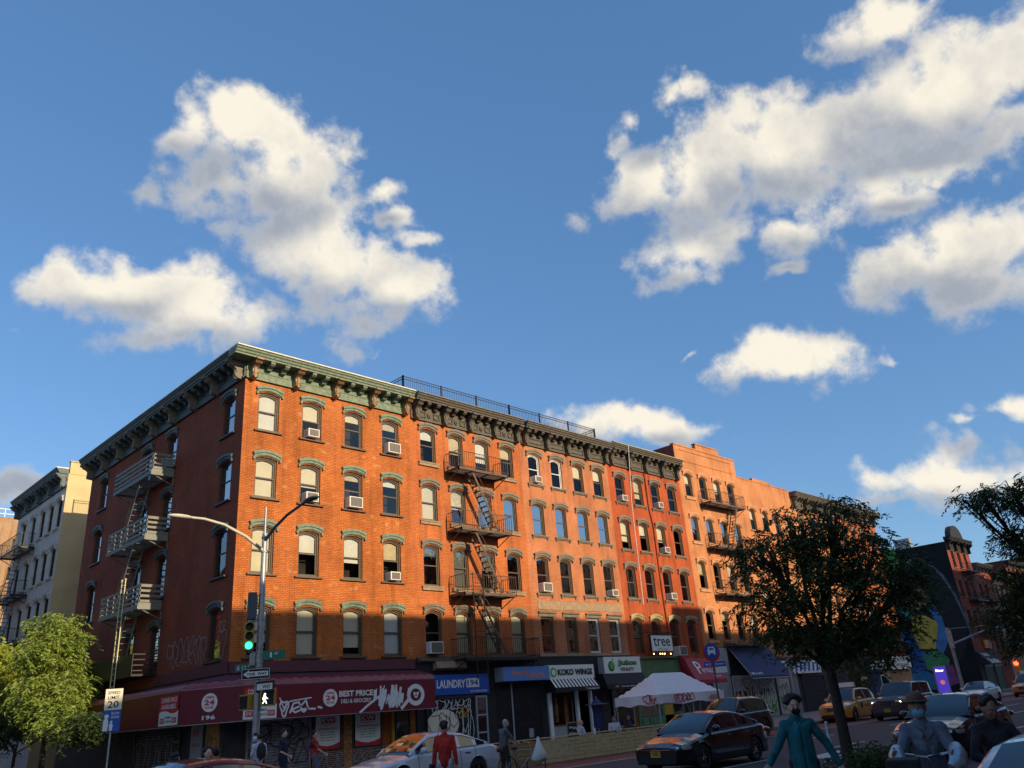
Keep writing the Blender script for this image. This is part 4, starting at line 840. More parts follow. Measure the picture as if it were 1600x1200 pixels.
# ---------------------------------------------------------------- shop 4: green front, small tree sign, permacut
g=G(FA); g.box(27.6,33.0,0,.12,3.3,4.6); g.box(27.6,33.0,.12,.3,4.5,4.62); g.box(27.7,33.0,0,.1,.13,.95); g.box(27.7,27.9,0,.12,.95,3.3); g.box(30.3,30.5,0,.12,.95,3.3); g.box(28.0,28.6,.12,.16,.2,.85); g.box(28.8,30.2,.12,.16,.2,.85); g.build('green_storefront',M['gstore'],t4)
g=G(FA); g.box(33.0,36.6,0,.08,.13,4.4); g.build('shop_base',M['grime'],t4); pane(t4,FA,27.95,30.25,1.0,3.25,.02,fr=M['gstore'],gl=M['glass']); g=G(FA); g.box(30.55,31.5,0,.1,.15,3.2); g.build('door',M['sigy'],t4); pane(t4,FA,31.6,32.9,.2,3.2,.02,fr=M['gstore'],gl=M['cglass'])
g=G(FA); g.box(33.2,35.4,.08,.12,.2,2.5); g.build('roller_gate',M['shutd'],t4); g=G(FA); scribble(g,33.2,35.4,.5,2.3,.13,.04,3,88); g.build('graffiti',M['greyp'],t4)
t=thing('hanging_sign','grey hanging sign reading tree in black letters, on an iron bracket','hanging sign',FA(29,.9,4.9)); g=G(FA)
g.box(28.85,31.25,.85,.95,4.9,5.9); g.build('sign_board',M['signw'],t); g=G(FA)
for q in((28.8,31.3,4.85,4.9),(28.8,31.3,5.9,5.95),(28.8,28.85,4.9,5.9),(31.25,31.3,4.9,5.9)): g.box(q[0],q[1],.83,.97,q[2],q[3])
g.tube((28.6,.9,6.1),(31.6,.9,6.1),.025,n=5); g.tube((29,.9,5.9),(29,.9,6.1),.02,n=4); g.tube((31,.9,5.9),(31,.9,6.1),.02,n=4); g.tube((31.5,.9,6.1),(31.5,.02,6.1),.025,n=5); g.tube((28.7,.9,6.1),(28.7,.02,6.1),.025,n=5); g.build('iron_frame',M['iron'],t)
text('tree',t,FA,29.1,31.0,5.2,5.78,.955,M['ink'],bold=.01); text('190 First Avenue',t,FA,29.5,30.7,4.97,5.07,.955,M['ink'],bold=0)
em=mat('string_bulb',(1,.55,.2),emit=9,var=0)
for i,u in enumerate((29.0,29.7,29.95,30.2,30.9)):
    q=thing('string_light','small glowing orange bulb on the string under the hanging sign','bulb',FA(u,.95,4.72),0,'string lights under the hanging sign'); g=G(); g.ell((0,0,0),(.035,.035,.045),8,6); g.build('bulb',em,q,world=False,smooth=60)
t=thing('red_awning','crimson slanted awning with white script lettering, beside the grey pillar','awning',FA(33,0,2.9)); g=G(FA)
g.quad((32.95,.55,4.42),(36.55,.55,4.42),(36.35,1.6,2.95),(32.5,1.6,2.95)); g.quad((32.95,.1,4.42),(32.95,.55,4.42),(32.5,1.6,2.95),(32.95,.1,2.95)); g.quad((32.95,.1,4.42),(36.55,.1,4.42),(36.55,.55,4.42),(32.95,.55,4.42)); g.quad((32.5,1.6,2.95),(36.35,1.6,2.95),(36.35,1.6,2.7),(32.5,1.6,2.7)); g.quad((36.55,.1,4.42),(36.55,.55,4.42),(36.35,1.6,2.95),(36.35,.1,2.95)); g.build('canvas',M['crim'],t)
text('P',t,FA,33.5,34.2,3.35,4.2,(1.33,.72),M['signw'],bold=.0,shear=.1); text('ermacut',t,FA,34.05,35.7,3.42,3.75,(1.28,1.04),M['signw'],bold=.0); text('HAIR SALON',t,FA,34.9,35.9,3.12,3.22,(1.5,1.43),M['signw'])
# ---------------------------------------------------------------- shop 5..8
g=G(FA); g.box(36.6,45.85,0,.1,.13,5.2); g.build('shop_base',M['grime'],t5); g=G(FA); g.box(36.75,39.2,.1,.16,.13,5.15); g.box(36.75,39.2,.16,.22,3.3,5.15); g.build('grey_pillar',M['greyp'],t5)
shutter(t5,FA,39.5,45.4,.15,2.95,M['shutw'],n=.13); g=G(FA); scribble(g,39.6,45.3,.5,2.2,.19,.10,8,91); g.build('graffiti',M['ink'],t5); g=G(FA); scribble(g,39.6,45.3,.4,1.6,.2,.11,7,92); g.build('graffiti',M['lime'],t5); g=G(FA); scribble(g,39.9,45.3,1.0,2.4,.21,.09,9,95); scribble(g,41,44.3,2.4,2.8,.21,.04,8,96); g.build('graffiti',M['whitep'],t5)
t=thing('navy_awning','wide plain navy blue slanted awning above the graffitied shutter','awning',FA(39.5,0,3)); g=G(FA); g.quad((39.6,.15,5.15),(45.6,.15,5.15),(45.3,2.0,3.0),(39.1,2.0,3.0)); g.quad((39.1,2,3.0),(45.3,2,3.0),(45.3,2,2.85),(39.1,2,2.85)); g.quad((45.6,.15,5.15),(45.3,2,3.0),(45.3,2,2.85),(45.5,.15,2.9)); g.build('canvas',M['navy'],t)
g=G(FA); g.tube((39.6,.15,5.15),(39.1,2,3.0),.03,n=5); g.tube((39.1,2.0,2.85),(45.3,2,2.85),.03,n=5); g.build('frame_rod',M['galv'],t); text('188 1st AVE',t,FA,39.4,41.0,3.12,3.28,(1.91,1.78),M['signw'])
g=G(FA); g.box(45.85,55.2,0,.08,.13,4.4); g.build('shop_base',M['grime'],t6)
for a,b,m in((46.1,47.9,'shutw'),(48.3,49.4,'greyp'),(50.3,54.3,'shutd')): shutter(t6,FA,a,b,.15,2.9,M[m],n=.1)
g=G(FA); scribble(g,46.2,47.8,.6,2.4,.16,.08,3,97); g.build('graffiti',M['gstore'],t6)
t=panelsign('white_blue_sign','long white and blue shop sign half hidden behind the street tree',FA,46.3,53.5,3.1,4.1,.12,.45,M['signw']); g=G(FA)
for i in range(9): g.pn([(46.6+.75*i,3.25),(46.95+.75*i,3.25),(47.2+.75*i,3.95),(46.85+.75*i,3.95)],.45,.46)
g.build('blue_stripe',M['blue'],t)
allb=[o for o in COL.objects if o.parent is None and o.name.startswith('brick_building')]
b7,b8=[o for o in allb if abs(o.location.x-55.2)<.1][0],[o for o in allb if abs(o.location.x-64.6)<.1][0]
g=G(FA); g.box(55.2,64.6,0,.08,.13,4.4); g.build('shop_base',M['grime'],b7); g=G(FA); g.box(64.6,74.4,0,.08,.13,3.0); g.build('shop_base',M['brickT'],b8); g=G(FA); g.box(64.6,66.5,.08,.12,.13,2.9); g.build('blue_door',M['navy'],b8)
pane(b7,FA,61.5,63.6,.3,2.6,.1); pane(b8,FA,66.3,68.3,.3,2.6,.12,fr=M['whitep'])
t=panelsign('black_sign','black shop sign with rows of small white lettering near the far corner',FA,63.3,68.2,2.95,4.1,.12,.4,M['black'])
for i,s in enumerate(('PIZZA','FALAFEL','& MORE')): text(s,t,FA,64.0,67.6,3.75-.32*i,3.95-.32*i,.406,M['signw'],bold=.03)
t=panelsign('white_sign','white corner shop sign with dark lettering, left of the painted wall',FA,68.9,73.9,3.05,4.25,.12,.45,M['signw']); text('VEGA',t,FA,69.5,73.3,3.8,4.1,.456,M['ink']); text('CAFE & BAR',t,FA,69.5,73.3,3.3,3.6,.456,M['ink'])
# mural building shop front
g=G(FA); g.box(96.5,105,0,.1,.13,4.6); g.build('shop_base',M['black'],tm); shutter(tm,FA,98,101,.15,2.8,M['shutd'],n=.12); shutter(tm,FA,102,104.6,.15,2.8,M['shutd'],n=.12)
t=thing('dark_awning','black slanted awning with white script at the foot of the red far building','awning',FA(96.6,0,3)); g=G(FA); g.quad((96.6,.15,4.6),(101.5,.15,4.6),(101.3,1.4,3.1),(96.6,1.4,3.1)); g.quad((96.6,.15,4.6),(96.6,1.4,3.1),(96.6,.15,3.1)); g.build('canvas',M['black'],t); text('ELEVEN',t,FA,97.3,99.6,4.05,4.4,(.65,.35),M['signw']); text('Studio',t,FA,97.3,100.9,3.2,3.8,(1.35,.85),M['signw'])
t=panelsign('orange_sign','plain orange sign board on the red far building front',FA,100.3,102.6,5.0,6.0,.1,.3,M['org'])
t=panelsign('grey_sign','pale grey sign board over the far shops at the right',FA,112.3,117.5,4.7,6.3,.1,.4,M['greyp']); text('SUPER VISION',t,FA,113,116.8,5.3,5.8,.41,M['signw'])
# painted wall: generic colour fields on the black side wall (faces -X at x=96.5)
def FM(u,n,z): return (96.5-n,u,z)
mcol=lambda nm,c: mat('mural_'+nm,c,.8,var=.25,vs=1.2)
def blobp(cx,cz,rx,rz,k=28,ph=0,w=0): return [(cx+rx*(1+w*sin(3*t+ph))*cos(t),cz+rz*(1+w*sin(2*t+ph))*sin(t)) for t in [2*pi*i/k for i in range(k)]]
for nm,c,P,n in (('hair',(.012,.012,.018),blobp(6.0,8.0,5.6,6.6),.012),('rim',(.10,.12,.15),[(3.0,13.6),(1.7,12),(.8,9.6),(.3,7),(.2,5),(.45,5),(.6,7),(1.1,9.6),(2.0,11.9),(3.2,13.4)],.016),
 ('lime',(.07,.30,.07),[(8.8,16.2),(6.9,15.6),(6.6,13.8),(8.6,12.6)],.02),('cyan',(.05,.22,.36),[(8.6,12.4),(6.4,12.0),(4.6,10.8),(7.6,10.9)],.022),('peach',(.52,.26,.14),[(8.6,11.4),(6.0,11.8),(4.4,10.9),(4.0,9.4),(6.2,8.6),(8.6,9.6)],.024),
 ('teal',(.04,.18,.17),[(9.2,9.8),(7.0,9.0),(5.9,8.0),(7.6,7.2),(9.4,7.6)],.026),('gold',(.50,.38,.06),[(6.6,8.4),(5.2,8.0),(3.9,7.2),(3.6,5.4),(5.0,4.4),(6.9,4.6),(7.4,6.6)],.028),
 ('azure',(.06,.19,.42),[(3.9,9.2),(3.2,7.6),(3.1,5.2),(4.2,3.8),(4.9,4.6),(3.9,6.8),(4.6,8.6)],.03),('blue',(.02,.10,.30),[(10,6.8),(7.4,6.4),(6.8,4.5),(5.6,3.9),(6.8,2.4),(9.8,2.2)],.032),('deep',(.03,.16,.34),[(9.6,2.4),(6.8,2.3),(4.6,1.1),(5.4,.3),(9.6,.3)],.034),
 ('green',(.06,.24,.10),[(6.6,4.0),(4.6,4.4),(3.6,3.2),(4.4,1.6),(6.6,2.4)],.036),('violet',(.22,.06,.20),[(4.3,2.8),(3.4,2.6),(3.2,.8),(5.2,.3)],.038),
 ):
    g=G(FM); g.add([(u-.5,n,z*1.15+.3) for u,z in P],[tuple(range(len(P)))]); g.build('painted_'+nm,mcol(nm,c),tm)
for u,z in((7.6,3.5),(7.6,5.2),(4.5,15.5)): g=G(FM); g.box(u,u+.9,.0,.07,z,z+1.3); g.build('side_window',M['glassb'] if z>9 else M['iron'],tm)
# air conditioners
W_='white window air conditioner in the %s'
for u,z,w,s in ((3.62,15.29,.62,'second top-floor window of the corner tenement'),(8.62,15.29,.82,'fourth top-floor window of the corner tenement'),(3.62,11.98,.68,'second window from the corner, one floor below the top'),(6.15,11.98,.80,'third window from the corner, one floor below the top'),(8.55,8.48,.62,'fourth window from the corner, third floor'),
 (11.1,4.9,.86,'lowest window of the salmon brick tenement beside the laundry sign'),(19.95,15.24,.6,'top left window of the patterned brick house'),(19.95,8.41,.78,'lower left window above the stone band'),(26.45,8.41,.6,'window above the stone band next to the red tenement'),
 (28.85,15.14,.6,'top left window of the deep red tenement'),(33.2,15.14,.6,'third top window of the deep red tenement'),(33.2,11.78,.6,'deep red tenement, second row from the top'),(33.2,8.45,.66,'deep red tenement, third row from the top')): ac(FA,u,z,w,(W_%s).replace('white window air','white air'))
t=ac(FA,33.0,4.62,.9,'large white air conditioner on the shop ledge right of the hanging sign',out=.6); ac(FB,8.15,15.29,.7,'air conditioner in the top side street window behind the fire escape')
# roof-edge etc
# ---------------------------------------------------------------- street furniture
def face(loc,ang):
    """transform: u right, n towards the viewer, z up, turned about z"""
    ca,sa=cos(ang),sin(ang)
    return lambda u,n,z: (loc[0]+u*ca+n*sa, loc[1]+u*sa-n*ca, loc[2]+z)
green_em=mat('signal_green_lens',(.05,1,.45),emit=2.2,var=0); red_em=mat('signal_red_lens',(1,.06,.02),emit=6,var=0); walk_em=mat('walk_signal_white',(1,.93,.8),emit=3.2,var=0); dimlens=mat('unlit_lens',(.03,.02,.01),.3,var=0)
PX,PY=-3.0,-8.3
lp=thing('street_lamp','grey steel lamp pole with two curved arms at the street corner','street lamp',(PX,PY,.13))
g=G(); g.path([(PX,PY,.13),(PX,PY,5.2),(PX,PY,8.2),(PX,PY,8.3),(PX,PY,9.15)],[.125,.105,.085,.045,.035],10); g.path([(PX,PY,.13),(PX,PY,.5)],[.24,.2],10); g.build('pole',M['galv'],lp,smooth=50)
g=G()
for z in(2.3,2.55,2.95,3.45,3.95,4.4,5.3,6.1,7.55,8.05): g.path([(PX,PY,z),(PX,PY,z+.05)],.13 if z<6 else .11,10)
g.build('clamp_band',M['galv'],lp)
g=G(); g.path([(PX,PY,7.6),(PX-.7,PY,8.05),(PX-1.5,PY,8.38),(PX-2.2,PY,8.5),(PX-2.75,PY,8.5)],[.06,.055,.05,.045,.04],8); g.build('arm',M['lampc'],lp,smooth=50)
g=G(); g.ell((PX-3.0,PY,8.5),(.42,.13,.075),12,8); g.build('lamp_head',M['lampc'],lp,smooth=60)
g=G(); g.path([(PX,PY,7.95),(PX,PY-.7,8.3),(PX,PY-1.5,8.56),(PX,PY-2.6,8.74)],[.06,.055,.05,.045],8); g.build('arm',M['slate'],lp,smooth=50)
g=G(); g.ell((PX,PY-3.0,8.76),(.14,.42,.07),12,8); g.build('lamp_head',M['slate'],lp,smooth=60)
va=rad(46-60); K=face((PX,PY,0),rad(-25))
sh=thing('traffic_signal','yellow three-lens traffic signal showing green on the corner lamp pole','traffic signal',K(-.36,.1,4.3)); 
g=G(K); g.box(-.52,-.2,.0,.24,4.33,5.22); g.build('housing',M['sigy'],sh,bevel=.03)
for i,(z,m) in enumerate(((5.06,dimlens),(4.77,dimlens),(4.48,green_em))):
    g=G(K); g.disc((-.36,z),.115,.24,.25,18); g.build('lens',m,sh)
    g=G(K); vs_=[(-.36+.13*cos(t),n,z+.13*sin(t)) for n in(.24,.42) for t in [pi*j/10-.1 for j in range(12)]]; g.add(vs_,[(j,j+1,j+13,j+12) for j in range(11)]); g.build('visor',M['sigy'],sh)
g=G(K); g.tube((-.36,.1,5.25),(0,0,5.3),.03,n=5); g.tube((-.36,.1,4.3),(0,0,4.25),.03,n=5); g.build('bracket',M['galv'],sh)
bx=thing('signal_box','tall grey control box mounted above the green traffic signal','box',K(-.35,0,5.3)); g=G(K); g.box(-.45,-.16,-.15,.16,5.32,6.2); g.build('case',M['slate'],bx,bevel=.03); g=G(K)
for i in range(7): g.box(-.155,-.13,-.12,.12,5.45+.1*i,5.5+.1*i)
g.build('louvre',M['slate'],bx)
bx=thing('small_signal','small silver housing seen from its side under the green signal','signal',K(-.3,0,3.9)); g=G(K); g.box(-.3,-.12,-.05,.12,3.85,4.25); g.box(-.1,.0,-.05,.1,3.9,4.2); g.build('housing',M['galv'],bx,bevel=.02)
def plate(name,label,K,u0,u1,z0,z1,n,m,cat='street sign'):
    t=thing(name,label,cat,K(u0,n,z0)); g=G(K); g.box(u0,u1,n,n+.012,z0,z1); g.build('plate',m,t); return t
K1=face((PX,PY,0),rad(-38)); t=plate('street_name_sign','green street name plate reading 1 AV beside the lamp pole',K1,.12,.86,4.02,4.3,.1,M['signg']); text('1',t,K1,.36,.42,4.08,4.24,.115,M['signw'],bold=.02); text('AV',t,K1,.5,.62,4.16,4.24,.115,M['signw'],bold=.01)
K2=face((PX,PY,0),rad(-64)); t=plate('street_name_sign','green street name plate reading E 12 ST, angled to the left of the pole',K2,-.85,-.1,3.72,3.95,.1,M['signg']); text('E 12',t,K2,-.75,-.4,3.77,3.89,.115,M['signw'],bold=.01); text('ST',t,K2,-.34,-.24,3.83,3.9,.115,M['signw'])
K3=face((PX,PY,0),rad(-38)); t=plate('one_way_sign','black ONE WAY sign with white arrow pointing left',K3,-.52,.40,3.42,3.78,.14,M['ink'],'traffic sign')
g=G(K3)
for q in((-.5,.38,3.44,3.452),(-.5,.38,3.748,3.76),(-.5,-.488,3.452,3.748),(.368,.38,3.452,3.748)): g.box(q[0],q[1],.152,.156,q[2],q[3])
g.pn([(-.46,3.6),(-.27,3.72),(-.27,3.675),(.33,3.675),(.33,3.525),(-.27,3.525),(-.27,3.48)],.152,.156); g.build('arrow',M['signw'],t); text('ONE  WAY',t,K3,-.34,.3,3.555,3.645,.158,M['ink'],bold=.04)
K4=face((PX,PY,0),rad(-70)); t=plate('one_way_sign','smaller black ONE WAY sign turned away, just under the other one',K4,.02,.78,3.02,3.35,.1,M['ink'],'traffic sign'); g=G(K4); g.pn([(.06,3.09),(.7,3.09),(.7,3.28),(.06,3.28)],.112,.116); g.build('arrow',M['signw'],t); text('WAY',t,K4,.3,.64,3.13,3.24,.118,M['ink'],bold=.03)
KW=face((PX,PY,0),rad(-36)); pw=thing('pedestrian_signal','pedestrian signal box lit with a white walking figure on the lamp pole','pedestrian signal',KW(.35,.1,2.6)); g=G(KW); g.box(.12,.58,-.02,.26,2.6,3.08); g.build('housing',M['sigy'],pw,bevel=.02); g=G(KW); g.box(.16,.54,.26,.272,2.65,3.03); g.build('screen',M['ink'],pw)
g=G(KW); g.disc((.27,2.955),.03,.275,.28,12); g.pn([(.235,2.92),(.29,2.92),(.31,2.84),(.29,2.8),(.24,2.8)],.275,.28); g.ribbon([(.28,2.9),(.33,2.83),(.36,2.82)],.02,.281); g.ribbon([(.24,2.9),(.215,2.83),(.22,2.79)],.02,.281); g.ribbon([(.28,2.81),(.3,2.74),(.33,2.68)],.025,.281); g.ribbon([(.25,2.81),(.25,2.74),(.21,2.68)],.025,.281); g.build('walking_figure',walk_em,pw)
KV=face((PX,PY,0),rad(-80)); pw=thing('pedestrian_signal','second pedestrian signal seen edge-on, left of the pole','pedestrian signal',KV(-.35,.1,2.5)); g=G(KV); g.box(-.62,-.14,-.02,.24,2.52,3.0); g.build('housing',M['sigy'],pw,bevel=.02); g=G(KV); g.box(-.58,-.18,.24,.25,2.57,2.95); g.build('screen',M['ink'],pw)
for i,(z,m) in enumerate(((1.35,'signw'),(1.5,'blue'),(1.25,'signg'),(1.75,'ink'),(1.65,'signw'))): 
    g=G(K); g.box(-.07,.05,.11,.122,z,z+.08); g.build('sticker',M[m],lp)
# speed sign
KS=face((-4.15,1.0,0),rad(-30)); t=thing('speed_limit_sign','speed limit 20 sign over a blue slow zone panel at the left','traffic sign',(-4.15,1.0,.13)); g=G(KS); g.box(-.03,.03,-.03,.03,.13,3.8); g.build('post',M['galv'],t)
spb=mat('sign_sunlit_cream',(.80,.72,.56),.5,var=.03)  # white plate with the sun's warm cast mixed into its colour
g=G(KS); g.box(-.31,.31,.035,.05,3.05,3.82); P_=g.build('speed_plate',spb,t); text('SPEED',P_,KS,-.22,.22,3.62,3.73,.056,M['ink'],bold=.01); text('LIMIT',P_,KS,-.2,.2,3.44,3.56,.056,M['ink'],bold=.01); text('20',P_,KS,-.2,.2,3.12,3.38,.056,M['ink'],bold=.01)
g=G(KS); g.box(-.31,.31,.035,.05,2.27,3.03); P_=g.build('zone_plate',M['blue'],t); text('SLOW',P_,KS,-.03,.26,2.88,2.97,.056,M['signw']); text('ZONE',P_,KS,-.03,.26,2.74,2.83,.056,M['signw'])
g=G(KS); g.disc((-.19,2.82),.08,.052,.056,14); g.pn([(-.29,2.3),(-.29,2.68),(-.24,2.74),(-.14,2.74),(-.1,2.6),(-.12,2.3)],.052,.056); g.disc((.0,2.62),.045,.052,.056,12); g.pn([(-.05,2.3),(-.07,2.5),(-.03,2.57),(.03,2.57),(.07,2.5),(.05,2.3)],.052,.056); g.build('figures',M['signw'],P_)
# bus stop
KB=face((19.5,-11.25,0),rad(-35)); t=thing('bus_stop_sign','round blue bus stop sign with red rim on a thin pole behind the white tent','bus stop sign',(19.5,-11.25,.0)); g=G(KB); g.box(-.035,.035,-.035,.035,0,3.5); g.build('post',M['slate'],t)
g=G(KB); g.disc((0,3.85),.43,.0,.02,28); g.build('red_rim',M['redi'],t); g=G(KB); g.disc((0,3.92),.36,.021,.03,28); q=g.build('blue_disc',M['blue'],t)
g=G(KB); g.pn([(-.2,3.82),(.2,3.82),(.2,3.95),(.15,4.12),(-.15,4.12),(-.2,3.95)],.031,.036); g.box(-.18,-.1,.031,.036,3.74,3.82); g.box(.1,.18,.031,.036,3.74,3.82); g.build('bus_symbol',M['signw'],q); g=G(KB); g.pn([(-.12,3.97),(.12,3.97),(.1,4.06),(-.1,4.06)],.038,.04); g.build('bus_windscreen',M['blue'],q)
g=G(KB); g.box(-.5,-.05,.04,.055,3.2,3.42); g.box(.06,.62,.04,.055,3.2,3.42); q=g.build('route_plate',M['blue'],t); text('M15',q,KB,-.42,-.14,3.25,3.36,.058,M['signw']); text('East Harlem',q,KB,.1,.55,3.27,3.36,.058,M['signw'])
g=G(KB); g.box(.06,.65,.04,.055,2.9,3.16); g.build('timetable_plate',M['signw'],t)
# tall pole right of the navy awning and far signals
t=thing('street_pole','slim pale metal pole on the kerb right of the navy awning','pole',(27.3,-11.2,0)); g=G(); g.path([(27.3,-11.2,0),(27.3,-11.2,4.9)],[.16,.1],8); g.build('shaft',M['galv'],t,smooth=50)
for q,(x,y,h,ax,ay,az,lb) in enumerate(((55.2,-10.8,5.6,57.5,-15.6,5.5,'far grey signal mast with a long arm reaching over the avenue'),(73.6,-9.9,8.0,72.0,-13.5,8.1,'farthest grey mast at the right carrying a red light'))):
    t=thing('signal_mast',lb,'signal mast',(x,y,0)); g=G(); g.path([(x,y,0),(x,y,h)],[.16,.11],8); g.path([(x,y,h-1.3),(x+(ax-x)*.5,y+(ay-y)*.5,az-.35),(ax,ay,az)],[.08,.07,.05],6); g.path([(x,y,h-.1),(ax,ay,az)],[.03,.03],4); g.build('mast',M['galv'],t,smooth=50)
    if q==0: g=G(); g.box(x-.5,x-.2,y-.3,y,h-1.6,h-.2); g.build('signal_case',M['galv'],t)
t=thing('traffic_signal','far traffic signal glowing red at the right edge','traffic signal',(73,-9.7,2.0)); g=G(); g.box(72.6,73.0,-10.5,-10.15,1.9,3.1); g.build('housing',M['sigy'],t); g=G(); g.ell((72.55,-10.4,2.7),(.12,.22,.22),12,8); g.build('lens',red_em,t,smooth=60)
t=thing('kiosk','tall slim street kiosk with glowing purple advertising screen','kiosk',(65,-6.1,.13)); KK=face((64.9,-6.1,0),rad(-60)); g=G(KK); g.box(-.55,.55,-.15,.12,.13,2.95); g.build('case',M['galv'],t); g=G(KK); g.box(-.46,.46,.12,.14,.6,2.85); g.build('screen',mat('kiosk_screen',(.08,.05,.55),emit=.55,var=0),t); text('Dinner',t,KK,-.35,.3,2.45,2.65,.15,walk_em); g=G(KK); g.disc((0,1.55),.2,.14,.15,14); g.build('screen_picture',mat('kiosk_picture',(.6,.12,.12),emit=.8,var=0),t)
# delineator posts
def deline(x,y,lb,g_=None):
    t=thing('delineator_post',lb,'bollard',(x,y,0)); g=G(); g.path([(x,y,.03),(x-.01,y,1.0)],[.05,.045],10); g.build('tube',M['whitep'],t,smooth=50); g=G(); g.path([(x,y,.7),(x,y,.8)],.052,10); g.path([(x,y,.88),(x,y,.96)],.052,10); g.build('reflective_band',M['greyp'],t); g=G(); g.box(x-.28,x+.28,y-.14,y+.14,0,.05); g.build('base_plate',M['whitep'],t)
deline(6.2,-22.85,'white flexible lane post with reflective bands beside the tree trunk')
# dining fence
wf=thing('dining_fence','long low fence of knotty pale pine boards around the kerbside seating','fence',(4.2,-11.5,0))
def boards(u0,u1,m,T,n0):
    g=G(T); z=.03; j=0
    while z<.82:
        a=u0; r=random.Random(j)
        while a<u1-.05: b=min(u1,a+r.choice((4.5,6.7,5.6))); o=r.uniform(0,.014); g.box(a+.003,b-.003,n0,n0+.03+o,z,z+.118); a=b
        z+=.133; j+=1
    return g
g=boards(6.7,13.4,None,FA,11.45); g.build('board_panel',M['wood'],wf); g=boards(4.2,6.65,None,FA,11.42); g.build('board_panel',M['woodd'],wf); g=boards(13.45,18.6,None,FA,11.45); g.build('board_panel',M['wood'],wf)
for u in(4.2,5.4,6.65,8.9,11.2,13.4,16,18.6): g=G(FA); g.box(u-.05,u+.05,11.33,11.42,0,.86); g.build('post',M['woodd'],wf)
g=G(FA); g.box(4.2,6.65,11.3,11.5,.86,.89); g.box(6.65,18.6,11.3,11.52,.86,.89); g.build('top_rail',M['wood'],wf); g=G(FB)
kn=mat('wood_knot',(.06,.03,.015),.8,var=0)
g=G(FA); r=random.Random(5)
for i in range(110): u=r.uniform(4.3,18.4); z=.05+.133*r.randrange(6)+r.uniform(.02,.1); g.disc((u,z),r.uniform(.008,.018),11.488,11.492,7)
g.build('knots',kn,wf)
g=G(lambda u,n,z:(4.15-n,u,z)); z=.03
while z<.8: g.box(-11.4,-9.0,0,.03,z,z+.126); z+=.133
g.build('end_panel',M['woodd'],wf)
# tent
tt=thing('tent','white pop-up canopy tent with red tags sprayed on its valance','tent',(17.6,-9.1,.13)); X0,X1,Y0,Y1=17.6,23.5,-9.1,-6.4; ym=(Y0+Y1)/2
g=G(); N_=8
def roofz(x,y):
    rx=min((x-X0),(X1-x))/1.55; ry=min(y-Y0,Y1-y)/((Y1-Y0)/2); t=max(0,min(rx,ry,1)); return 2.13+(1.05)*(t**1.15)
nx,ny=24,12
for i in range(nx):
    for j in range(ny):
        q=[(X0+(X1-X0)*a/nx,Y0+(Y1-Y0)*b/ny) for a,b in((i,j),(i+1,j),(i+1,j+1),(i,j+1))]; g.quad(*[(x,y,roofz(x,y)) for x,y in q])
g.build('canopy',M['tentw'],tt,smooth=25)
g=G(); rr=random.Random(2)
def val(a,b):
    n=14; P=[]
    for i in range(n+1): t=i/n; P.append((a[0]+(b[0]-a[0])*t,a[1]+(b[1]-a[1])*t,.06*sin(t*pi*3)*(0 if i in(0,n) else 1)))
    for i in range(n): p,q=P[i],P[i+1]; dx_,dy_=(.0,1) if a[1]==b[1] else (1,0); g.quad((p[0],p[1],2.13),(q[0],q[1],2.13),(q[0]+dx_*q[2],q[1]+dy_*q[2],1.68+.05*sin(i+1)),(p[0]+dx_*p[2],p[1]+dy_*p[2],1.68+.05*sin(i)))
val((X0,Y0),(X1,Y0)); val((X0,Y1),(X0,Y0)); val((X1,Y0),(X1,Y1)); val((X0,Y1),(X1,Y1)); g.build('valance',M['tentw'],tt,smooth=60)
g=G(lambda u,n,z:(u,Y0-.02-n,z)); scribble(g,18.9,20.6,1.75,2.1,.03,.05,5,7); scribble(g,22,22.9,1.75,1.95,.03,.035,4,9); g.build('graffiti',M['redi'],tt); g=G(lambda u,n,z:(X0-.02-n,u,z)); scribble(g,-9.0,-8.3,1.75,2.15,.07,.05,2,12); g.build('graffiti',M['redi'],tt)
for x in(X0+.05,(X0+X1)/2,X1-.05):
    for y in(Y0+.05,Y1-.05): g=G(); g.box(x-.025,x+.025,y-.025,y+.025,.13,2.12); g.build('leg',M['greyp'],tt)
# a-frame board
t=thing('sidewalk_board','black chalkboard sandwich sign with pale frame in front of the wings shop','sandwich board',(16.2,-4.6,.13)); KA=face((16.2,-4.6,.13),rad(-20)); g=G(KA)
for q in((-.32,-.27,0,1.05),(.27,.32,0,1.05),(-.27,.27,1.0,1.05),(-.27,.27,.12,.16)): g.box(q[0],q[1],0,.03,q[2],q[3])
g.build('frame',M['brown'],t); g=G(KA); g.box(-.27,.27,.005,.02,.16,1.0); g.build('chalkboard',M['ink'],t); text('Wings',t,KA,-.2,.2,.7,.85,.025,M['signw']); text('& Fries',t,KA,-.2,.2,.45,.58,.025,M['signw'])
t=thing('parasol','closed navy parasol standing behind the dining fence by the wings shop','parasol',(17.8,-5.0,.13)); g=G(); g.path([(17.8,-5,.13),(17.8,-5,2.3)],.03,6); g.build('pole',M['greyp'],t); g=G(); g.path([(17.8,-5,.8),(17.8,-5,1.5),(17.8,-5,1.95),(17.8,-5,2.25)],[.26,.24,.3,.03],8); g.path([(17.8,-5,1.9),(17.8,-5,1.98)],[.75,.1],8); g.build('canopy',M['navy'],t)
t=thing('red_sign','small red board sign at the far left edge under the street trees','sign',(-3.1,20.6,2.9)); g=G(FB); g.box(20.0,21.6,3.0,3.05,2.85,3.35); g.build('plate',M['redi'],t); text('NO STANDING',t,FB,21.5,20.1,3.02,3.15,3.056,M['signw'])
g=G(); g.box(-3.04,-2.98,20.7,20.8,.13,2.9); g.build('post',M['galv'],t)
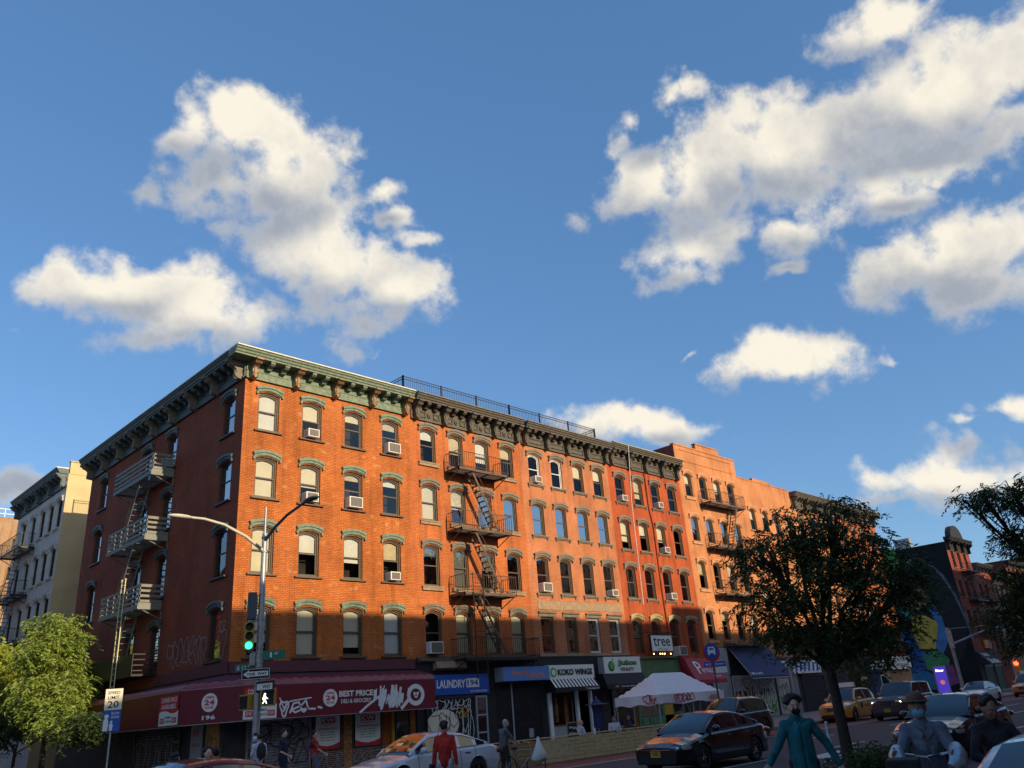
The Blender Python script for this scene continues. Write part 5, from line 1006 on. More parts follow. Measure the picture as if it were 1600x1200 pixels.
# ---------------------------------------------------------------- vehicles
def paint(nm,c,metal=.2,rough=.28): return mat('paint_'+nm,c,rough,metal=metal,coat=1,var=.04,vs=2)
lampm=mat('headlight_glass',(.35,.36,.38),.08,spec=.9,var=0,coat=1); tailm=mat('tail_light',(.25,.01,.01),.2,var=0,coat=1); lit_l=mat('lit_headlight',(1,.75,.38),emit=6,var=0); plm=mat('plate_yellow',(.62,.36,.03),.5,var=0)
_rim={}
def interp(P,x):
    if x<=P[0][0]: return P[0][1]
    for (a,b),(c,d) in zip(P,P[1:]):
        if x<=c: t=(x-a)/(c-a); t=t*t*(3-2*t)*.5+t*.5; return b+(d-b)*t
    return P[-1][1]
KIND=dict(
 sedan=dict(L=4.85,W=1.82,H=1.46,wb=(1.45,-1.35),wr=.33,belt=[(-2.42,.90),(-1.9,1.0),(-1.2,.97),(.9,.92),(1.6,.82),(2.2,.70),(2.42,.60)],gh=dict(a0=1.15,a1=.35,c1=-.95,c0=-1.85),pill=(.0,-.62,-.72,-1.25)),
 suv=dict(L=4.75,W=1.88,H=1.74,wb=(1.42,-1.32),wr=.37,belt=[(-2.37,1.02),(-2.1,1.12),(-1.2,1.1),(.8,1.06),(1.4,.99),(2.1,.86),(2.37,.70)],gh=dict(a0=1.0,a1=.3,c1=-1.75,c0=-2.2),pill=(.05,-.62,-.72,-1.5)),
 box=dict(L=4.9,W=1.98,H=1.86,wb=(1.5,-1.3),wr=.39,belt=[(-2.45,1.05),(-2.3,1.2),(-1.2,1.2),(.8,1.18),(1.4,1.14),(2.25,1.04),(2.45,.86)],gh=dict(a0=.98,a1=.45,c1=-2.1,c0=-2.38),pill=(.15,-.55,-.65,-1.45)))
def car(name,label,kind,loc,rot,pt,roofp=None,lit=False,plate=True,taxi=False,tag_='car',emblem=True,logo=None):
    k=KIND[kind]; L_,W_,H=k['L'],k['W']/2,k['H']; gh=k['gh']; t=thing(name,label,tag_,loc,rot,None); wr=k['wr']
    body=G(); glass=G(); xs=sorted(set([round(-L_/2+L_*i/46,3) for i in range(47)]+[gh['a0'],gh['a1'],gh['c1'],gh['c0']]+list(k['pill'])+[w+d for w in k['wb'] for d in(-wr*1.13,wr*1.13)]))
    def zl(x):
        z=.22
        for w in k['wb']:
            d=abs(x-w); R=wr*1.15
            if d<R: z=max(z,wr+math.sqrt(R*R-d*d))
        return z
    def half(x):
        e=max(0,(abs(x)-(L_/2-.75))/.75); return W_*(1-.20*e**2.3)
    def sec(x):
        w=half(x); b=interp(k['belt'],x); e=max(0,(abs(x)-(L_/2-.22))/.22); zb=zl(x)+.10*e; zb=min(zb,b-.1); w*=1-.06*e*e
        zs=[zb,max(zb+.01,.38),max(zb+.02,.58),max(zb+.03,b-.22),b-.05,b]; ws=[.955,.985,1.0,.985,.955,.90]
        P=[(w*q,z) for q,z in zip(ws,zs)]+[(w*.62,b+.045),(0,b+.07)]
        if x>gh['a0']-.02: P[-2]=(w*.62,b+.05); P[-1]=(0,b+.065)
        return P
    S=[sec(x) for x in xs]; n=len(S[0])
    for sg in(1,-1):
        for i in range(len(xs)-1):
            for j in range(n-1):
                a,b,c,d=S[i][j],S[i+1][j],S[i+1][j+1],S[i][j+1]; body.quad((xs[i],sg*a[0],a[1]),(xs[i+1],sg*b[0],b[1]),(xs[i+1],sg*c[0],c[1]),(xs[i],sg*d[0],d[1]))
            a,b=S[i][0],S[i+1][0]; body.quad((xs[i],sg*a[0],a[1]),(xs[i+1],sg*b[0],b[1]),(xs[i+1],0,b[1]),(xs[i],0,a[1]))
    for i in(0,len(xs)-1): P=S[i]; body.add([(xs[i],y,z) for y,z in P]+[(xs[i],-y,z) for y,z in P[::-1][1:]],[tuple(range(2*n-1))])
    # greenhouse
    def rz(x):
        b=interp(k['belt'],x)+.05
        if x>gh['a1']: t_=(gh['a0']-x)/(gh['a0']-gh['a1']); return b+(H-.05-b)*max(0,t_)**.85
        if x<gh['c1']: t_=(x-gh['c0'])/(gh['c1']-gh['c0']); return b+(H-.09-b)*max(0,t_)**.8
        m=(x-gh['c1'])/(gh['a1']-gh['c1']); return H-.09+.04*m+.05*sin(pi*m)
    gx=[x for x in xs if gh['c0']-1e-6<=x<=gh['a0']+1e-6]
    def gs(x):
        b=interp(k['belt'],x); r=max(rz(x),b+.05); h=(r-b)/(H-b); wb=half(x)*.90; wt=wb-(.21 if kind!='box' else .13)*h; lo=b+.0; 
        return [(wb,lo),(wb-.012,lo+min(.04,.2*(r-b))),(wt+.035,r-.07*h-.01),(wt+.018,r-.035*h),(wt-.015,r-.010*h),(wt-.075,r+.010*h),(wt*.45,r+.042*h),(0,r+.05*h)]
    GS=[gs(x) for x in gx]; p=k['pill']; 
    wind=G(); rear=G(); side=[[G(),G(),G()],[G(),G(),G()]]
    for si,sg in enumerate((1,-1)):
        for i in range(len(gx)-1):
            xm=(gx[i]+gx[i+1])/2
            for j in range(7):
                tgt=body
                if j==1 and xm<gh['a0']-.12 and xm>gh['c0']+.15:
                    if p[2]<xm<p[1] or (xm<p[3]-.0 and xm>p[3]-.07) or xm>gh['a0']-.16: tgt=body
                    else: tgt=side[si][0 if xm>p[1] else 1 if xm>p[3]-.07 else 2]
                if j>=5 and xm>gh['a1']: tgt=wind
                if j>=5 and xm<gh['c1']: tgt=rear
                a,b,c,d=GS[i][j],GS[i+1][j],GS[i+1][j+1],GS[i][j+1]; q=((gx[i],sg*a[0],a[1]),(gx[i+1],sg*b[0],b[1]),(gx[i+1],sg*c[0],c[1]),(gx[i],sg*d[0],d[1]))
                tgt.quad(*q)
    B=body.build('body',pt,t,world=False,smooth=48)
    wind.build('windscreen',M['cglass'],t,world=False,smooth=40); rear.build('rear_window',M['cglass'],t,world=False,smooth=40)
    for s in side[0]+side[1]:
        if s.f: s.build('side_window',M['cglass'],t,world=False,smooth=40)
    # chrome line, seams, handles
    g=G(); 
    for sg in(1,-1):
        g.path([(x,sg*(gs(x)[1][0]+.004),gs(x)[1][1]) for x in gx if gh['c0']+.15<x<gh['a0']-.1],.010,4)
        g.path([(x,sg*(gs(x)[2][0]+.004),gs(x)[2][1]) for x in gx if gh['c0']+.35<x<gh['a0']-.3],.009,4)
    g.build('window_trim',M['chrome'],t,world=False)
    g=G()
    for sg in(1,-1):
        for x in(gh['a0']-.25,(p[1]+p[2])/2,p[3]-.02): 
            S_=sec(x); g.path([(x,sg*(y+.003),z) for y,z in S_[1:6]],.006,4)
        S1=[sec(x) for x in(-1.9,-.6,.6,1.9)]
    g.box(L_/2-.03,L_/2+.004,-W_*.62,W_*.62,.25,.42); g.build('seam',M['rubber'],t,world=False)
    for sg in(1,-1):
        for x in(.0,-.95): S_=sec(x); g=G(); y=S_[4][0]; g.box(x-.1,x+.1,sg*y-.0,sg*(y+.03),S_[4][1]-.09,S_[4][1]-.06); g.build('door_handle',M['chrome'],t,world=False)
        g=G(); y=half(gh['a0']-.35)*.9; z=interp(k['belt'],gh['a0']-.35)+.09; g.ell((gh['a0']-.38,sg*(y+.14),z+.02),(.08,.13,.085),10,7); g.tube((gh['a0']-.36,sg*(y-.02),z-.03),(gh['a0']-.38,sg*(y+.08),z),.025,n=5); g.build('mirror',pt,t,world=False,smooth=60)
    # wheels
    g=G(); g.box(-L_/2+.5,L_/2-.5,-W_*.80,W_*.80,.17,.62); g.build('underbody',M['rubber'],t,world=False)
    for x in k['wb']:
        for sg in(1,-1):
            y0,y1=W_-.23,W_-.015; g=G(); pr=[(y0,wr*.62),(y0,wr*.93),(y0+.03,wr),(y1-.03,wr),(y1,wr*.93),(y1,wr*.66),(y1-.02,wr*.64)]; K_=26
            vs_=[(x+r_*cos(2*pi*i/K_),sg*y,wr+r_*sin(2*pi*i/K_)) for i in range(K_) for y,r_ in pr]; m_=len(pr)
            g.add(vs_,[(i*m_+j,i*m_+j+1,((i+1)%K_)*m_+j+1,((i+1)%K_)*m_+j) for i in range(K_) for j in range(m_-1)]); w_=g.build('wheel',M['rubber'],t,world=False,smooth=35)
            key=(kind,sg)
            g=G(); yo=sg*(y1-.03)
            for i in range(10 if kind!='box' else 6):
                a=2*pi*i/(10 if kind!='box' else 6); d_=.10 if kind!='box' else .22
                c0=(wr*.12,a-d_*.8),(wr*.12,a+d_*.8),(wr*.62,a+d_),(wr*.62,a-d_)
                g.add([(x+r_*cos(q),yo+sg*(.012 if r_<.1 else 0),wr+r_*sin(q)) for r_,q in c0]+[(x+r_*cos(q),yo-sg*.05,wr+r_*sin(q)) for r_,q in c0],[(0,1,2,3),(0,1,5,4),(2,3,7,6),(1,2,6,5),(0,3,7,4)])
            for r0_,r1_ in((wr*.58,wr*.66),(0.001,wr*.17)): g.add([(x+r_*cos(2*pi*i/K_),yo+sg*.004,wr+r_*sin(2*pi*i/K_)) for i in range(K_) for r_ in(r0_,r1_)],[(2*i,2*i+1,(2*i+3)%(2*K_),(2*i+2)%(2*K_)) for i in range(K_)])
            g.build('rim',M['chrome'] if kind!='box' else M['galv'],w_,world=False)
            g=G(); g.add([(x+wr*.6*cos(2*pi*i/K_),sg*(y1-.10),wr+wr*.6*sin(2*pi*i/K_)) for i in range(K_)],[tuple(range(K_))]); g.build('brake_shadow',M['rubber'],w_,world=False)
    # lights front/back
    xf=L_/2; zb=interp(k['belt'],xf-.25)
    for sg in(1,-1):
        g=G(); zc=zb-.10 if kind!='box' else zb-.16; xo=xf-.23
        P=[]
        for i in range(7):
            u=i/6; x=xf-.03-.42*u**1.4; wv=half(x)*(1-.06*max(0,(x-(L_/2-.22))/.22)**2); y=W_*.52+(wv*1.004-W_*.52)*min(1,u*1.6)**.8; hh=(.07 if kind=='sedan' else .10)*(1-.45*u); P.append((x+.006 if u<.5 else x,sg*y,zc+.03*u,hh))
        vs_=[(x+dx_,y,z+s*h_) for x,y,z,h_ in P for s,dx_ in((-1,.012),(0,.03),(1,-.01))]; g.add(vs_,[(3*i+j,3*i+j+1,3*i+j+4,3*i+j+3) for i in range(6) for j in(0,1)])
        g.build('headlight',lampm,t,world=False,smooth=60)
        g=G(); x,y,z,h_=P[2]; g.ell((x+.03,y,z),(.03,.07,.05),10,7); q=g.build('headlight_bulb',lit_l if lit else M['chrome'],t,world=False,smooth=60)
        g=G(); xr=-L_/2; g.ell((xr+.12,sg*W_*.74,interp(k['belt'],xr+.2)-.12),(.16,.22,.09),10,7); g.build('tail_light',tailm,t,world=False,smooth=60)
    g=G(); h0,h1=(zb-.22,zb-.08) if kind=='sedan' else (zb-.30,zb-.06)
    g.add([(xf+.008-.02*abs(s)**2,s*W_*.5,z) for z in(h0,h1) for s in(-1,-.5,0,.5,1)],[(i,i+1,i+6,i+5) for i in range(4)]); G0=g.build('grille',M['rubber'],t,world=False)
    g=G()
    for j in range(3 if kind!='sedan' else 1): z=h0+(h1-h0)*((j+.5)/3 if kind!='sedan' else .85); g.path([(xf+.022-.02*abs(s)**2,s*W_*.5,z) for s in(-1,-.5,0,.5,1)],.014,4)
    g.build('grille_bar',M['chrome'],G0,world=False)
    if emblem:
        g=G()
        for rx_,ry_,cz in((.085,.055,0),(.03,.05,0),(.055,.022,.018)): g.path([(xf+.035,rx_*cos(2*pi*i/16),zb-.12+cz+ry_*sin(2*pi*i/16)) for i in range(17)],.008,4)
        g.build('front_emblem',M['chrome'],G0,world=False)
    TF=lambda u,n,z:(xf+.01+n,u,z)
    g=G(); g.box(xf-.1,xf+.006,-W_*.7,W_*.7,.26,.40); g.build('lower_intake',M['rubber'],t,world=False)
    if plate: g=G(); g.box(xf,xf+.025,-.16,.16,.42,.58); q=g.build('licence_plate',plm,t,world=False); text('T788163C' if not taxi else '5Y48',q,TF,-.13,.13,.46,.54,.018,M['ink'],world=False)
    return t
RP=rad(180)
car('white_sedan','white four-door sedan parked facing left by the deli corner, behind the person in red','sedan',(-.2,-13.3,0),RP,paint('white',(.62,.64,.68),0),plate=False)
car('black_sedan','glossy black sedan with yellow plate facing left in front of the pine fence','sedan',(5.45,-19.35,0),RP,paint('black',(.006,.006,.009)))
car('black_suv','black sport utility car partly hidden behind the black sedan','suv',(18.25,-12.55,0),RP,paint('blackb',(.008,.008,.010)),emblem=False,plate=False)
cb=car('yellow_cab','yellow taxi sport utility car near the kerb, left of the brown one','suv',(32.4,-11.7,0),RP+rad(2),paint('taxi',(.62,.25,.012),0),taxi=True,tag_='taxi')
g=G(); g.box(-.35,-.1,-.5,.5,1.80,2.05); g.build('roof_sign',M['signw'],cb,world=False); TS=lambda u,n,z:(u,.945+n,z); TS2=lambda u,n,z:(-u,.945*1+n,z)
g=G(lambda u,n,z:(u,.938+n,z)); g.disc((.35,.78),.16,0,.006,16); g.build('door_emblem',M['ink'],cb,world=False); text('NYC TAXI',cb,lambda u,n,z:(-u,.938+n,z),.05,.7,.72,.84,.012,M['ink'],world=False)
car('brown_suv','boxy brown-grey sport utility car with lit headlights and chrome grille','box',(32.0,-15.05,0),RP,paint('brown',(.10,.085,.08),.5),lit=True,plate=True,emblem=False)
car('small_white_car','small white car far behind the brown one','sedan',(53,-12.6,0),RP,paint('white2',(.6,.62,.64),0),plate=False,emblem=False)
cb=car('orange_cab','orange taxi far up the avenue near the signal mast','suv',(64,-13.2,0),RP,paint('taxi2',(.60,.20,.012),0),plate=False,tag_='taxi',emblem=False); g=G(); g.box(-.35,-.1,-.5,.5,1.76,2.0); g.build('roof_sign',M['signw'],cb,world=False)
car('white_suv','white car at the right edge behind the big black one','suv',(24.6,-24.6,0),RP,paint('white3',(.62,.64,.68),0),plate=False,emblem=False)
car('dark_sedan','black sedan behind the masked cyclist at the right','sedan',(8.5,-25.35,0),RP,paint('black2',(.008,.008,.012)),plate=True,emblem=False)
car('silver_car','silver car in the near right foreground, only its roof edge and dark window showing','sedan',(-9.75,-32.5,0),RP,paint('silver',(.45,.47,.52),.3),plate=False,emblem=False)
car('red_car','dark red car crossing at the bottom left, only its roof showing','sedan',(-9.6,-18.3,0),RP+rad(6),paint('red',(.26,.02,.015)),plate=False,emblem=False)
# ---------------------------------------------------------------- people
skin=mat('skin_light',(.60,.36,.25),.55,var=.06); skind=mat('skin_brown',(.30,.16,.10),.55,var=.06); hairm=mat('dark_hair',(.015,.011,.009),.6,var=.2,vs=30); greyh=mat('grey_hair',(.35,.33,.31),.7,var=.2)
def cloth(n,c): return mat('cloth_'+n,c,.85,var=.28,vs=9,bump=1.0,bs=9)
def vox(g,name,m,parent,size,smooth=True):
    me=bpy.data.meshes.new(name); me.from_pydata(g.v,[],g.f); o=bpy.data.objects.new(name,me); COL.objects.link(o); md=o.modifiers.new('r','REMESH'); md.mode='VOXEL'; md.voxel_size=size
    s=o.modifiers.new('s','SMOOTH'); s.factor=.5; s.iterations=3
    dg=bpy.context.evaluated_depsgraph_get(); m2=bpy.data.meshes.new_from_object(o.evaluated_get(dg)); bpy.data.objects.remove(o); bpy.data.meshes.remove(me)
    m2.name=name; m2.materials.clear(); m2.materials.append(m); m2.polygons.foreach_set('use_smooth',[True]*len(m2.polygons)); m2.update()
    r=bpy.data.objects.new(name,m2); COL.objects.link(r); r.parent=parent; return r
def hand(g,w,d,side,curl=.5,up=Vector((0,0,1))):
    """palm + four fingers + thumb; w wrist, d direction"""
    w=Vector(w); d=Vector(d).normalized(); s=d.cross(Vector((0,1,0)) if abs(d.y)<.8 else Vector((1,0,0))).normalized(); n=d.cross(s)
    p=w+d*.05
    for k in(-1,-.3,.3,1): g.cap(tuple(w),tuple(w+d*.085+s*.026*k),.022,.017,6)
    for i,(k,L0) in enumerate(((-1.15,.062),(-.38,.075),(.38,.070),(1.15,.055))):
        a=w+d*.085+s*.026*k; b=a+(d*(1-curl*.4)+n*curl*.6).normalized()*L0*.5; c=b+(d*(1-curl)+n*curl).normalized()*L0*.5
        g.cap(tuple(a),tuple(b),.0105,.0095,6); g.cap(tuple(b),tuple(c),.0095,.008,6)
    a=w+d*.03+s*(-.032)*side; b=a+(s*-side*.6+d*.7+n*.3).normalized()*.045; g.cap(tuple(a),tuple(b),.014,.011,6); g.cap(tuple(b),tuple(b+d*.028+n*.01),.011,.009,6)
def person(label,loc,rot,top,bottom,hair=None,h=1.75,sk=None,vs_=.022,J=None,sleeve=1.0,shorts=False,mask=None,hat=None,jacket=False,group=None,hairlen=0,shoe=None,bulk=1.0,bushy=1.0):
    t=thing('person',label,'person',loc,rot,group); s=h/1.75; sk=sk or skin
    D=dict(pel=(0,0,.95),che=(0,0,1.28),nek=(0,0,1.49),hed=(0,-.015,1.63),shL=(.165,0,1.405),elL=(.225,.02,1.13),wrL=(.23,-.08,.89),shR=(-.165,0,1.405),elR=(-.225,.02,1.13),wrR=(-.23,-.08,.89),hiL=(.09,0,.93),knL=(.11,-.04,.50),anL=(.11,.03,.09),hiR=(-.09,0,.93),knR=(-.11,-.10,.51),anR=(-.11,-.06,.09))
    D.update(J or {}); D={k:tuple(c*s for c in v) for k,v in D.items()}; V=lambda k:Vector(D[k])
    b=G(); B=lambda k,l,r0,r1: b.cap(D[k],D[l],r0*s,r1*s,8)
    B('pel','che',.125,.14); B('che','nek',.13,.055); B('nek','hed',.052,.055)
    for q in 'LR': B('che','sh'+q,.10,.062); B('sh'+q,'el'+q,.052,.040); B('el'+q,'wr'+q,.040,.026); B('pel','hi'+q,.11,.095); B('hi'+q,'kn'+q,.088,.058); B('kn'+q,'an'+q,.055,.036)
    H=V('hed'); fwd=Vector((0,-1,0)); 
    if 'look' in (J or {}): fwd=Vector(J['look']).normalized(); D.pop('look',None)
    rt=fwd.cross(Vector((0,0,1))).normalized(); upv=rt.cross(fwd)
    MM=Matrix((rt,-fwd,upv)).transposed()
    def hp(x,y,z): return tuple(H+MM@Vector((x*s,y*s,z*s)))
    b.ell(tuple(H),(.078*s,.095*s,.115*s),14,10,MM); b.ell(hp(0,-.025,-.055),(.055*s,.065*s,.06*s),12,8,MM)
    b.ell(hp(0,-.102,-.012),(.013*s,.02*s,.022*s),8,6,MM); b.ell(hp(0,-.088,-.058),(.026*s,.014*s,.009*s),8,6,MM); b.ell(hp(0,-.085,.028),(.05*s,.018*s,.010*s),8,6,MM)
    for k in(-1,1): b.ell(hp(.08*k,.0,-.005),(.010*s,.022*s,.032*s),8,6,MM); b.ell(hp(.045*k,-.07,-.03),(.022*s,.02*s,.02*s),8,6,MM)
    for q,sd_ in(('L',1),('R',-1)): hand(b,D['wr'+q],V('wr'+q)-V('el'+q),sd_)
    for q in 'LR': a=V('an'+q); b.cap(tuple(a+Vector((0,.03*s,-.04*s))),tuple(a+Vector((0,-.14*s,-.05*s))),.038*s,.034*s,8)
    body=vox(b,'body',sk,t,vs_)
    # eyes and brows
    g=G()
    for k in(-1,1): g.ell(hp(.031*k,-.087,.006),(.014*s,.008*s,.008*s),8,6,MM)
    g.build('eyes',mat('eye_white',(.5,.5,.48),.3,var=0),body,world=False,smooth=60); g=G()
    for k in(-1,1): g.ell(hp(.031*k,-.094,.006),(.006*s,.004*s,.006*s),8,6,MM); g.path([hp(.012*k,-.095,.030),hp(.032*k,-.094,.036),hp(.052*k,-.082,.030)],.0045*s,4)
    g.build('brows',hairm,body,world=False)
    # clothes
    c=G(); Bc=lambda k,l,r0,r1: c.cap(D[k],D[l],r0*s*bulk,r1*s*bulk,8)
    Bc('pel','che',.150,.158); c.cap(tuple(V('che')),tuple(V('che').lerp(V('nek'),.62)),.148*s*bulk,.085*s,8)
    if jacket: c.cap(tuple(V('pel')-Vector((0,0,.10*s))),D['pel'],.175*s,.165*s,8); c.cap(tuple(V('nek')-Vector((0,0,.05*s))),tuple(V('nek')+Vector((0,.01,.0))),.075*s,.078*s,8); c.ell(tuple(V('nek')+Vector((0,.10*s,-.02*s))),(.11*s,.07*s,.06*s),10,7); c.cap(tuple(V('che')-Vector((0,0,.02*s))),tuple(V('pel')-Vector((0,0,.12*s))),.165*s,.185*s,10)
    for q in 'LR':
        Bc('che','sh'+q,.125,.078)
        e=V('sh'+q).lerp(V('el'+q),min(1,sleeve*2) if sleeve<.5 else 1); c.cap(D['sh'+q],tuple(e),.070*s*bulk,.058*s*bulk,8)
        if sleeve>=1: c.cap(D['el'+q],tuple(V('el'+q).lerp(V('wr'+q),.96)),.057*s*bulk,.045*s*bulk,8)
    for q in 'LR': c.cap(tuple(V('nek')-Vector((0,0,.035*s))),tuple(V('sh'+q)+Vector((0,0,.0))),.062*s,.066*s,8)
    c.cap(tuple(V('nek')-Vector((0,0,.06*s))),tuple(V('nek').lerp(V('hed'),.08)),.07*s,.066*s,10)
    vox(c,'jacket' if jacket else 'shirt',top,t,vs_)
    c=G()
    for q in 'LR':
        c.cap(D['pel'],D['hi'+q],.13*s,.112*s,8); c.cap(D['hi'+q],D['kn'+q],.108*s,.074*s,8)
        if not shorts: c.cap(D['kn'+q],tuple(V('kn'+q).lerp(V('an'+q),.95)),.070*s,.056*s,8)
    vox(c,'trousers',bottom,t,vs_)
    g=G()
    for q in 'LR': a=V('an'+q); g.cap(tuple(a+Vector((0,.04*s,-.045*s))),tuple(a+Vector((0,-.16*s,-.055*s))),.046*s,.042*s,8)
    vox(g,'shoes',shoe or cloth('shoe',(.03,.03,.035)),t,vs_)
    hr=hair or hairm; g=G(); g.ell(hp(0,.030,.036),(.086*s,.088*s,.100*s),14,9,MM); rr=random.Random(int(abs(loc[0]*100)))
    if hairlen>=0:
        for i in range(int(26*bushy**2)): a=rr.uniform(0,2*pi); e=rr.uniform(.1,1.3); g.ell(hp(.088*bushy*cos(a)*cos(e)*1.02,.02+.09*bushy*sin(a)*cos(e) if sin(a)*cos(e)>-.55 else -.02,.045+.095*bushy*sin(e)),(.030*s*bushy,.030*s*bushy,.026*s*bushy),6,5,MM)
    if hairlen>0:
        for k in(-1,0,1): g.cap(hp(.06*k,.06,.0),hp(.07*k,.085,-.08-hairlen),.055*s,.04*s,8)
    hb=vox(g,'hair',hr,t,max(.012,vs_*.7))
    if mask: 
        g=G(); g.ell(hp(0,-.066,-.050),(.062*s,.050*s,.052*s),14,9,MM); g.tube(hp(.05,-.07,-.03),hp(.083,0,-.0),.004*s,n=4); g.tube(hp(-.05,-.07,-.03),hp(-.083,0,-.0),.004*s,n=4); g.build('face_mask',mask,t,world=False,smooth=60)
    if hat:
        g=G(); g.ell(hp(0,.0,.075),(.097*s,.110*s,.078*s),16,8,MM); g.ell(hp(0,-.01,.058),(.132*s,.150*s,.016*s),18,6,MM); g.build('hat',hat,t,world=False,smooth=50)
    return t,D,hp
navyc=cloth('navy',(.015,.02,.045)); greyc=cloth('grey',(.13,.125,.13)); whitec=cloth('white',(.50,.52,.56)); redc=cloth('red',(.50,.03,.02)); tealc=cloth('teal',(.006,.125,.145)); denim=cloth('denim',(.10,.13,.19)); dark=cloth('dark',(.025,.022,.028)); shirtb=cloth('pale_blue',(.15,.175,.22))
P_=(-5.5,-28.1,0)
def yaw_to_cam(x,y,off=0): return math.atan2(-16.52-x,-( -33.86-y))*1.0+off
def turn(x,y,off=0):
    """z rotation so that local -Y points at the viewing side, plus offset"""
    return math.atan2(-33.86-y,-16.52-x)+pi/2+off
# teal jacket, masked, arms out to the sides
t,D,hp=person('man in teal hooded jacket with black face mask, arms held out, walking in the street',(-5.5,-28.1,0),turn(-5.5,-28.1,.1),tealc,dark,h=1.76,vs_=.0085,jacket=True,mask=cloth('black_mask',(.012,.012,.014)),bulk=1.02,bushy=1.22,J=dict(elL=(.33,.03,1.17),wrL=(.44,-.02,.90),elR=(-.30,-.05,1.16),wrR=(-.46,-.16,.96),knL=(.12,-.12,.52),anL=(.13,-.10,.09),look=(.12,-1,-.03)))
g=G(); g.path([(0,-.17,1.40),(0,-.175,1.2),(.0,-.172,1.0),(0,-.178,.84)],.006,4); g.path([(.10,-.158,1.0),(.14,-.15,.88)],.006,4); g.build('zip',dark,t,world=False)
# man in red seen from behind
t,D,hp=person('person in long-sleeved red top and white trousers seen from behind with a dark shoulder bag',(-3.98,-18.8,0),turn(-3.98,-18.8,pi-.2),redc,whitec,h=1.76,vs_=.012,J=dict(wrL=(.25,-.02,.88),wrR=(-.25,.0,.88)))
bg_=thing('shoulder_bag','dark shoulder bag hanging at the side of the person in red','bag',(-3.98,-18.8,0),turn(-3.98,-18.8,pi-.2)); g=G(); g.box(.25,.34,-.12,.14,.62,.92); g.build('pouch',dark,bg_,world=False,bevel=.02); g=G(); g.path([(.3,-.02,.9),(.24,.06,1.3),(.13,.03,1.52),(.2,-.12,1.38),(.3,-.05,.92)],.012,4); g.build('strap',dark,bg_,world=False)
# bicycles
def bicycle(label,loc,rot,fr,name='bicycle',wr_=.34,steer=0,hb=0):
    t=thing(name,label,'bicycle',loc,rot); Z=wr_
    def wheel(x,st=0):
        g=G(); ca,sa=cos(st),sin(st); P=[(x+wr_*cos(2*pi*i/28)*ca,wr_*cos(2*pi*i/28)*sa,Z+wr_*sin(2*pi*i/28)) for i in range(29)]; g.path(P,.018,6); w=g.build('wheel',M['rubber'],t,world=False,smooth=60)
        g=G()
        for i in range(16): a=2*pi*i/16; g.tube((x,0.012*(-1)**i,Z),(x+wr_*.95*cos(a)*ca,wr_*.95*cos(a)*sa,Z+wr_*.95*sin(a)),.0025,n=3)
        g.build('spokes',M['galv'],w,world=False)
    wheel(.52,steer); wheel(-.52); bb=(-.06,0,.29); st=(-.22,0,.80); hd=(.34,0,.78); hd2=(.38,0,.66); g=G()
    for a,b,r_ in((bb,st,.017),(st,hd,.018),(bb,hd2,.02),(hd,hd2,.022),((-.52,0,Z),bb,.012),((-.52,0,Z),(-.2,0,.74),.011),((hd2),(.52,0,Z),.015)): g.tube(a,b,r_,n=6)
    g.build('frame',fr,t,world=False); g=G(); g.ell((-.24,0,.86),(.14,.07,.035),10,6); g.tube((-.22,0,.78),(-.24,0,.86),.014); g.build('saddle',M['rubber'],t,world=False,smooth=60)
    g=G(); g.tube(hd,(.33,0,.96+hb),.014); g.path([(.30,-.29,1.0+hb),(.36,-.12,.98+hb),(.34,0,.96+hb),(.36,.12,.98+hb),(.30,.29,1.0+hb)],.014,6); g.build('handlebar',M['chrome'],t,world=False); g=G(); g.path([(bb[0]+.09*cos(2*pi*i/16),.03,bb[2]+.09*sin(2*pi*i/16)) for i in range(17)],.008,4); g.tube((bb[0],.05,bb[2]),(bb[0]+.1,.08,bb[2]-.13),.01); g.tube((bb[0],-.05,bb[2]),(bb[0]-.1,-.08,bb[2]+.13),.01); g.build('crank',M['galv'],t,world=False); return t
# bare headed older man pushing a bicycle with a white bag on its handlebar
br=rad(-10)
t,D,hp=person('older man with short grey hair in dark grey t-shirt walking a bicycle to the right',(1.5,-14.95,0),br+pi/2,greyc,dark,hair=greyh,h=1.68,vs_=.014,sleeve=.45,hairlen=-1,J=dict(shL=(.185,-.04,1.40),elL=(.2,-.25,1.18),wrL=(.17,-.46,1.06),elR=(-.2,-.22,1.16),wrR=(-.12,-.44,1.04),che=(0,-.05,1.27),nek=(0,-.09,1.47),hed=(0,-.13,1.61),look=(0,-1,-.15)))
bicycle('dark bicycle being pushed in front of the pine fence',(1.82,-15.35,0),br,M['galv'])
bg_=thing('white_bag','white plastic carrier bag hanging from the bicycle handlebar','bag',(2.2,-15.75,.0)); K5=lambda u,n,z:(2.2+u*.8,-15.72-n-u*.35,z)
g=G(K5); n=10; R_=[]
for j,(z,w,d_) in enumerate(((.47,.23,.05),(.50,.25,.09),(.66,.21,.12),(.84,.15,.09),(.96,.07,.04),(1.12,.03,.02))): R_.append([(w*cos(2*pi*i/n)*(1+.22*sin(5*i+2*j)),d_*sin(2*pi*i/n),z+.03*sin(4*i)*(1 if j<2 else 0)) for i in range(n)])
g.add([p for r_ in R_ for p in r_],[(j*n+i,j*n+(i+1)%n,(j+1)*n+(i+1)%n,(j+1)*n+i) for j in range(5) for i in range(n)]+[tuple(range(n))]); g.build('bag_body',M['signw'],bg_,smooth=70)
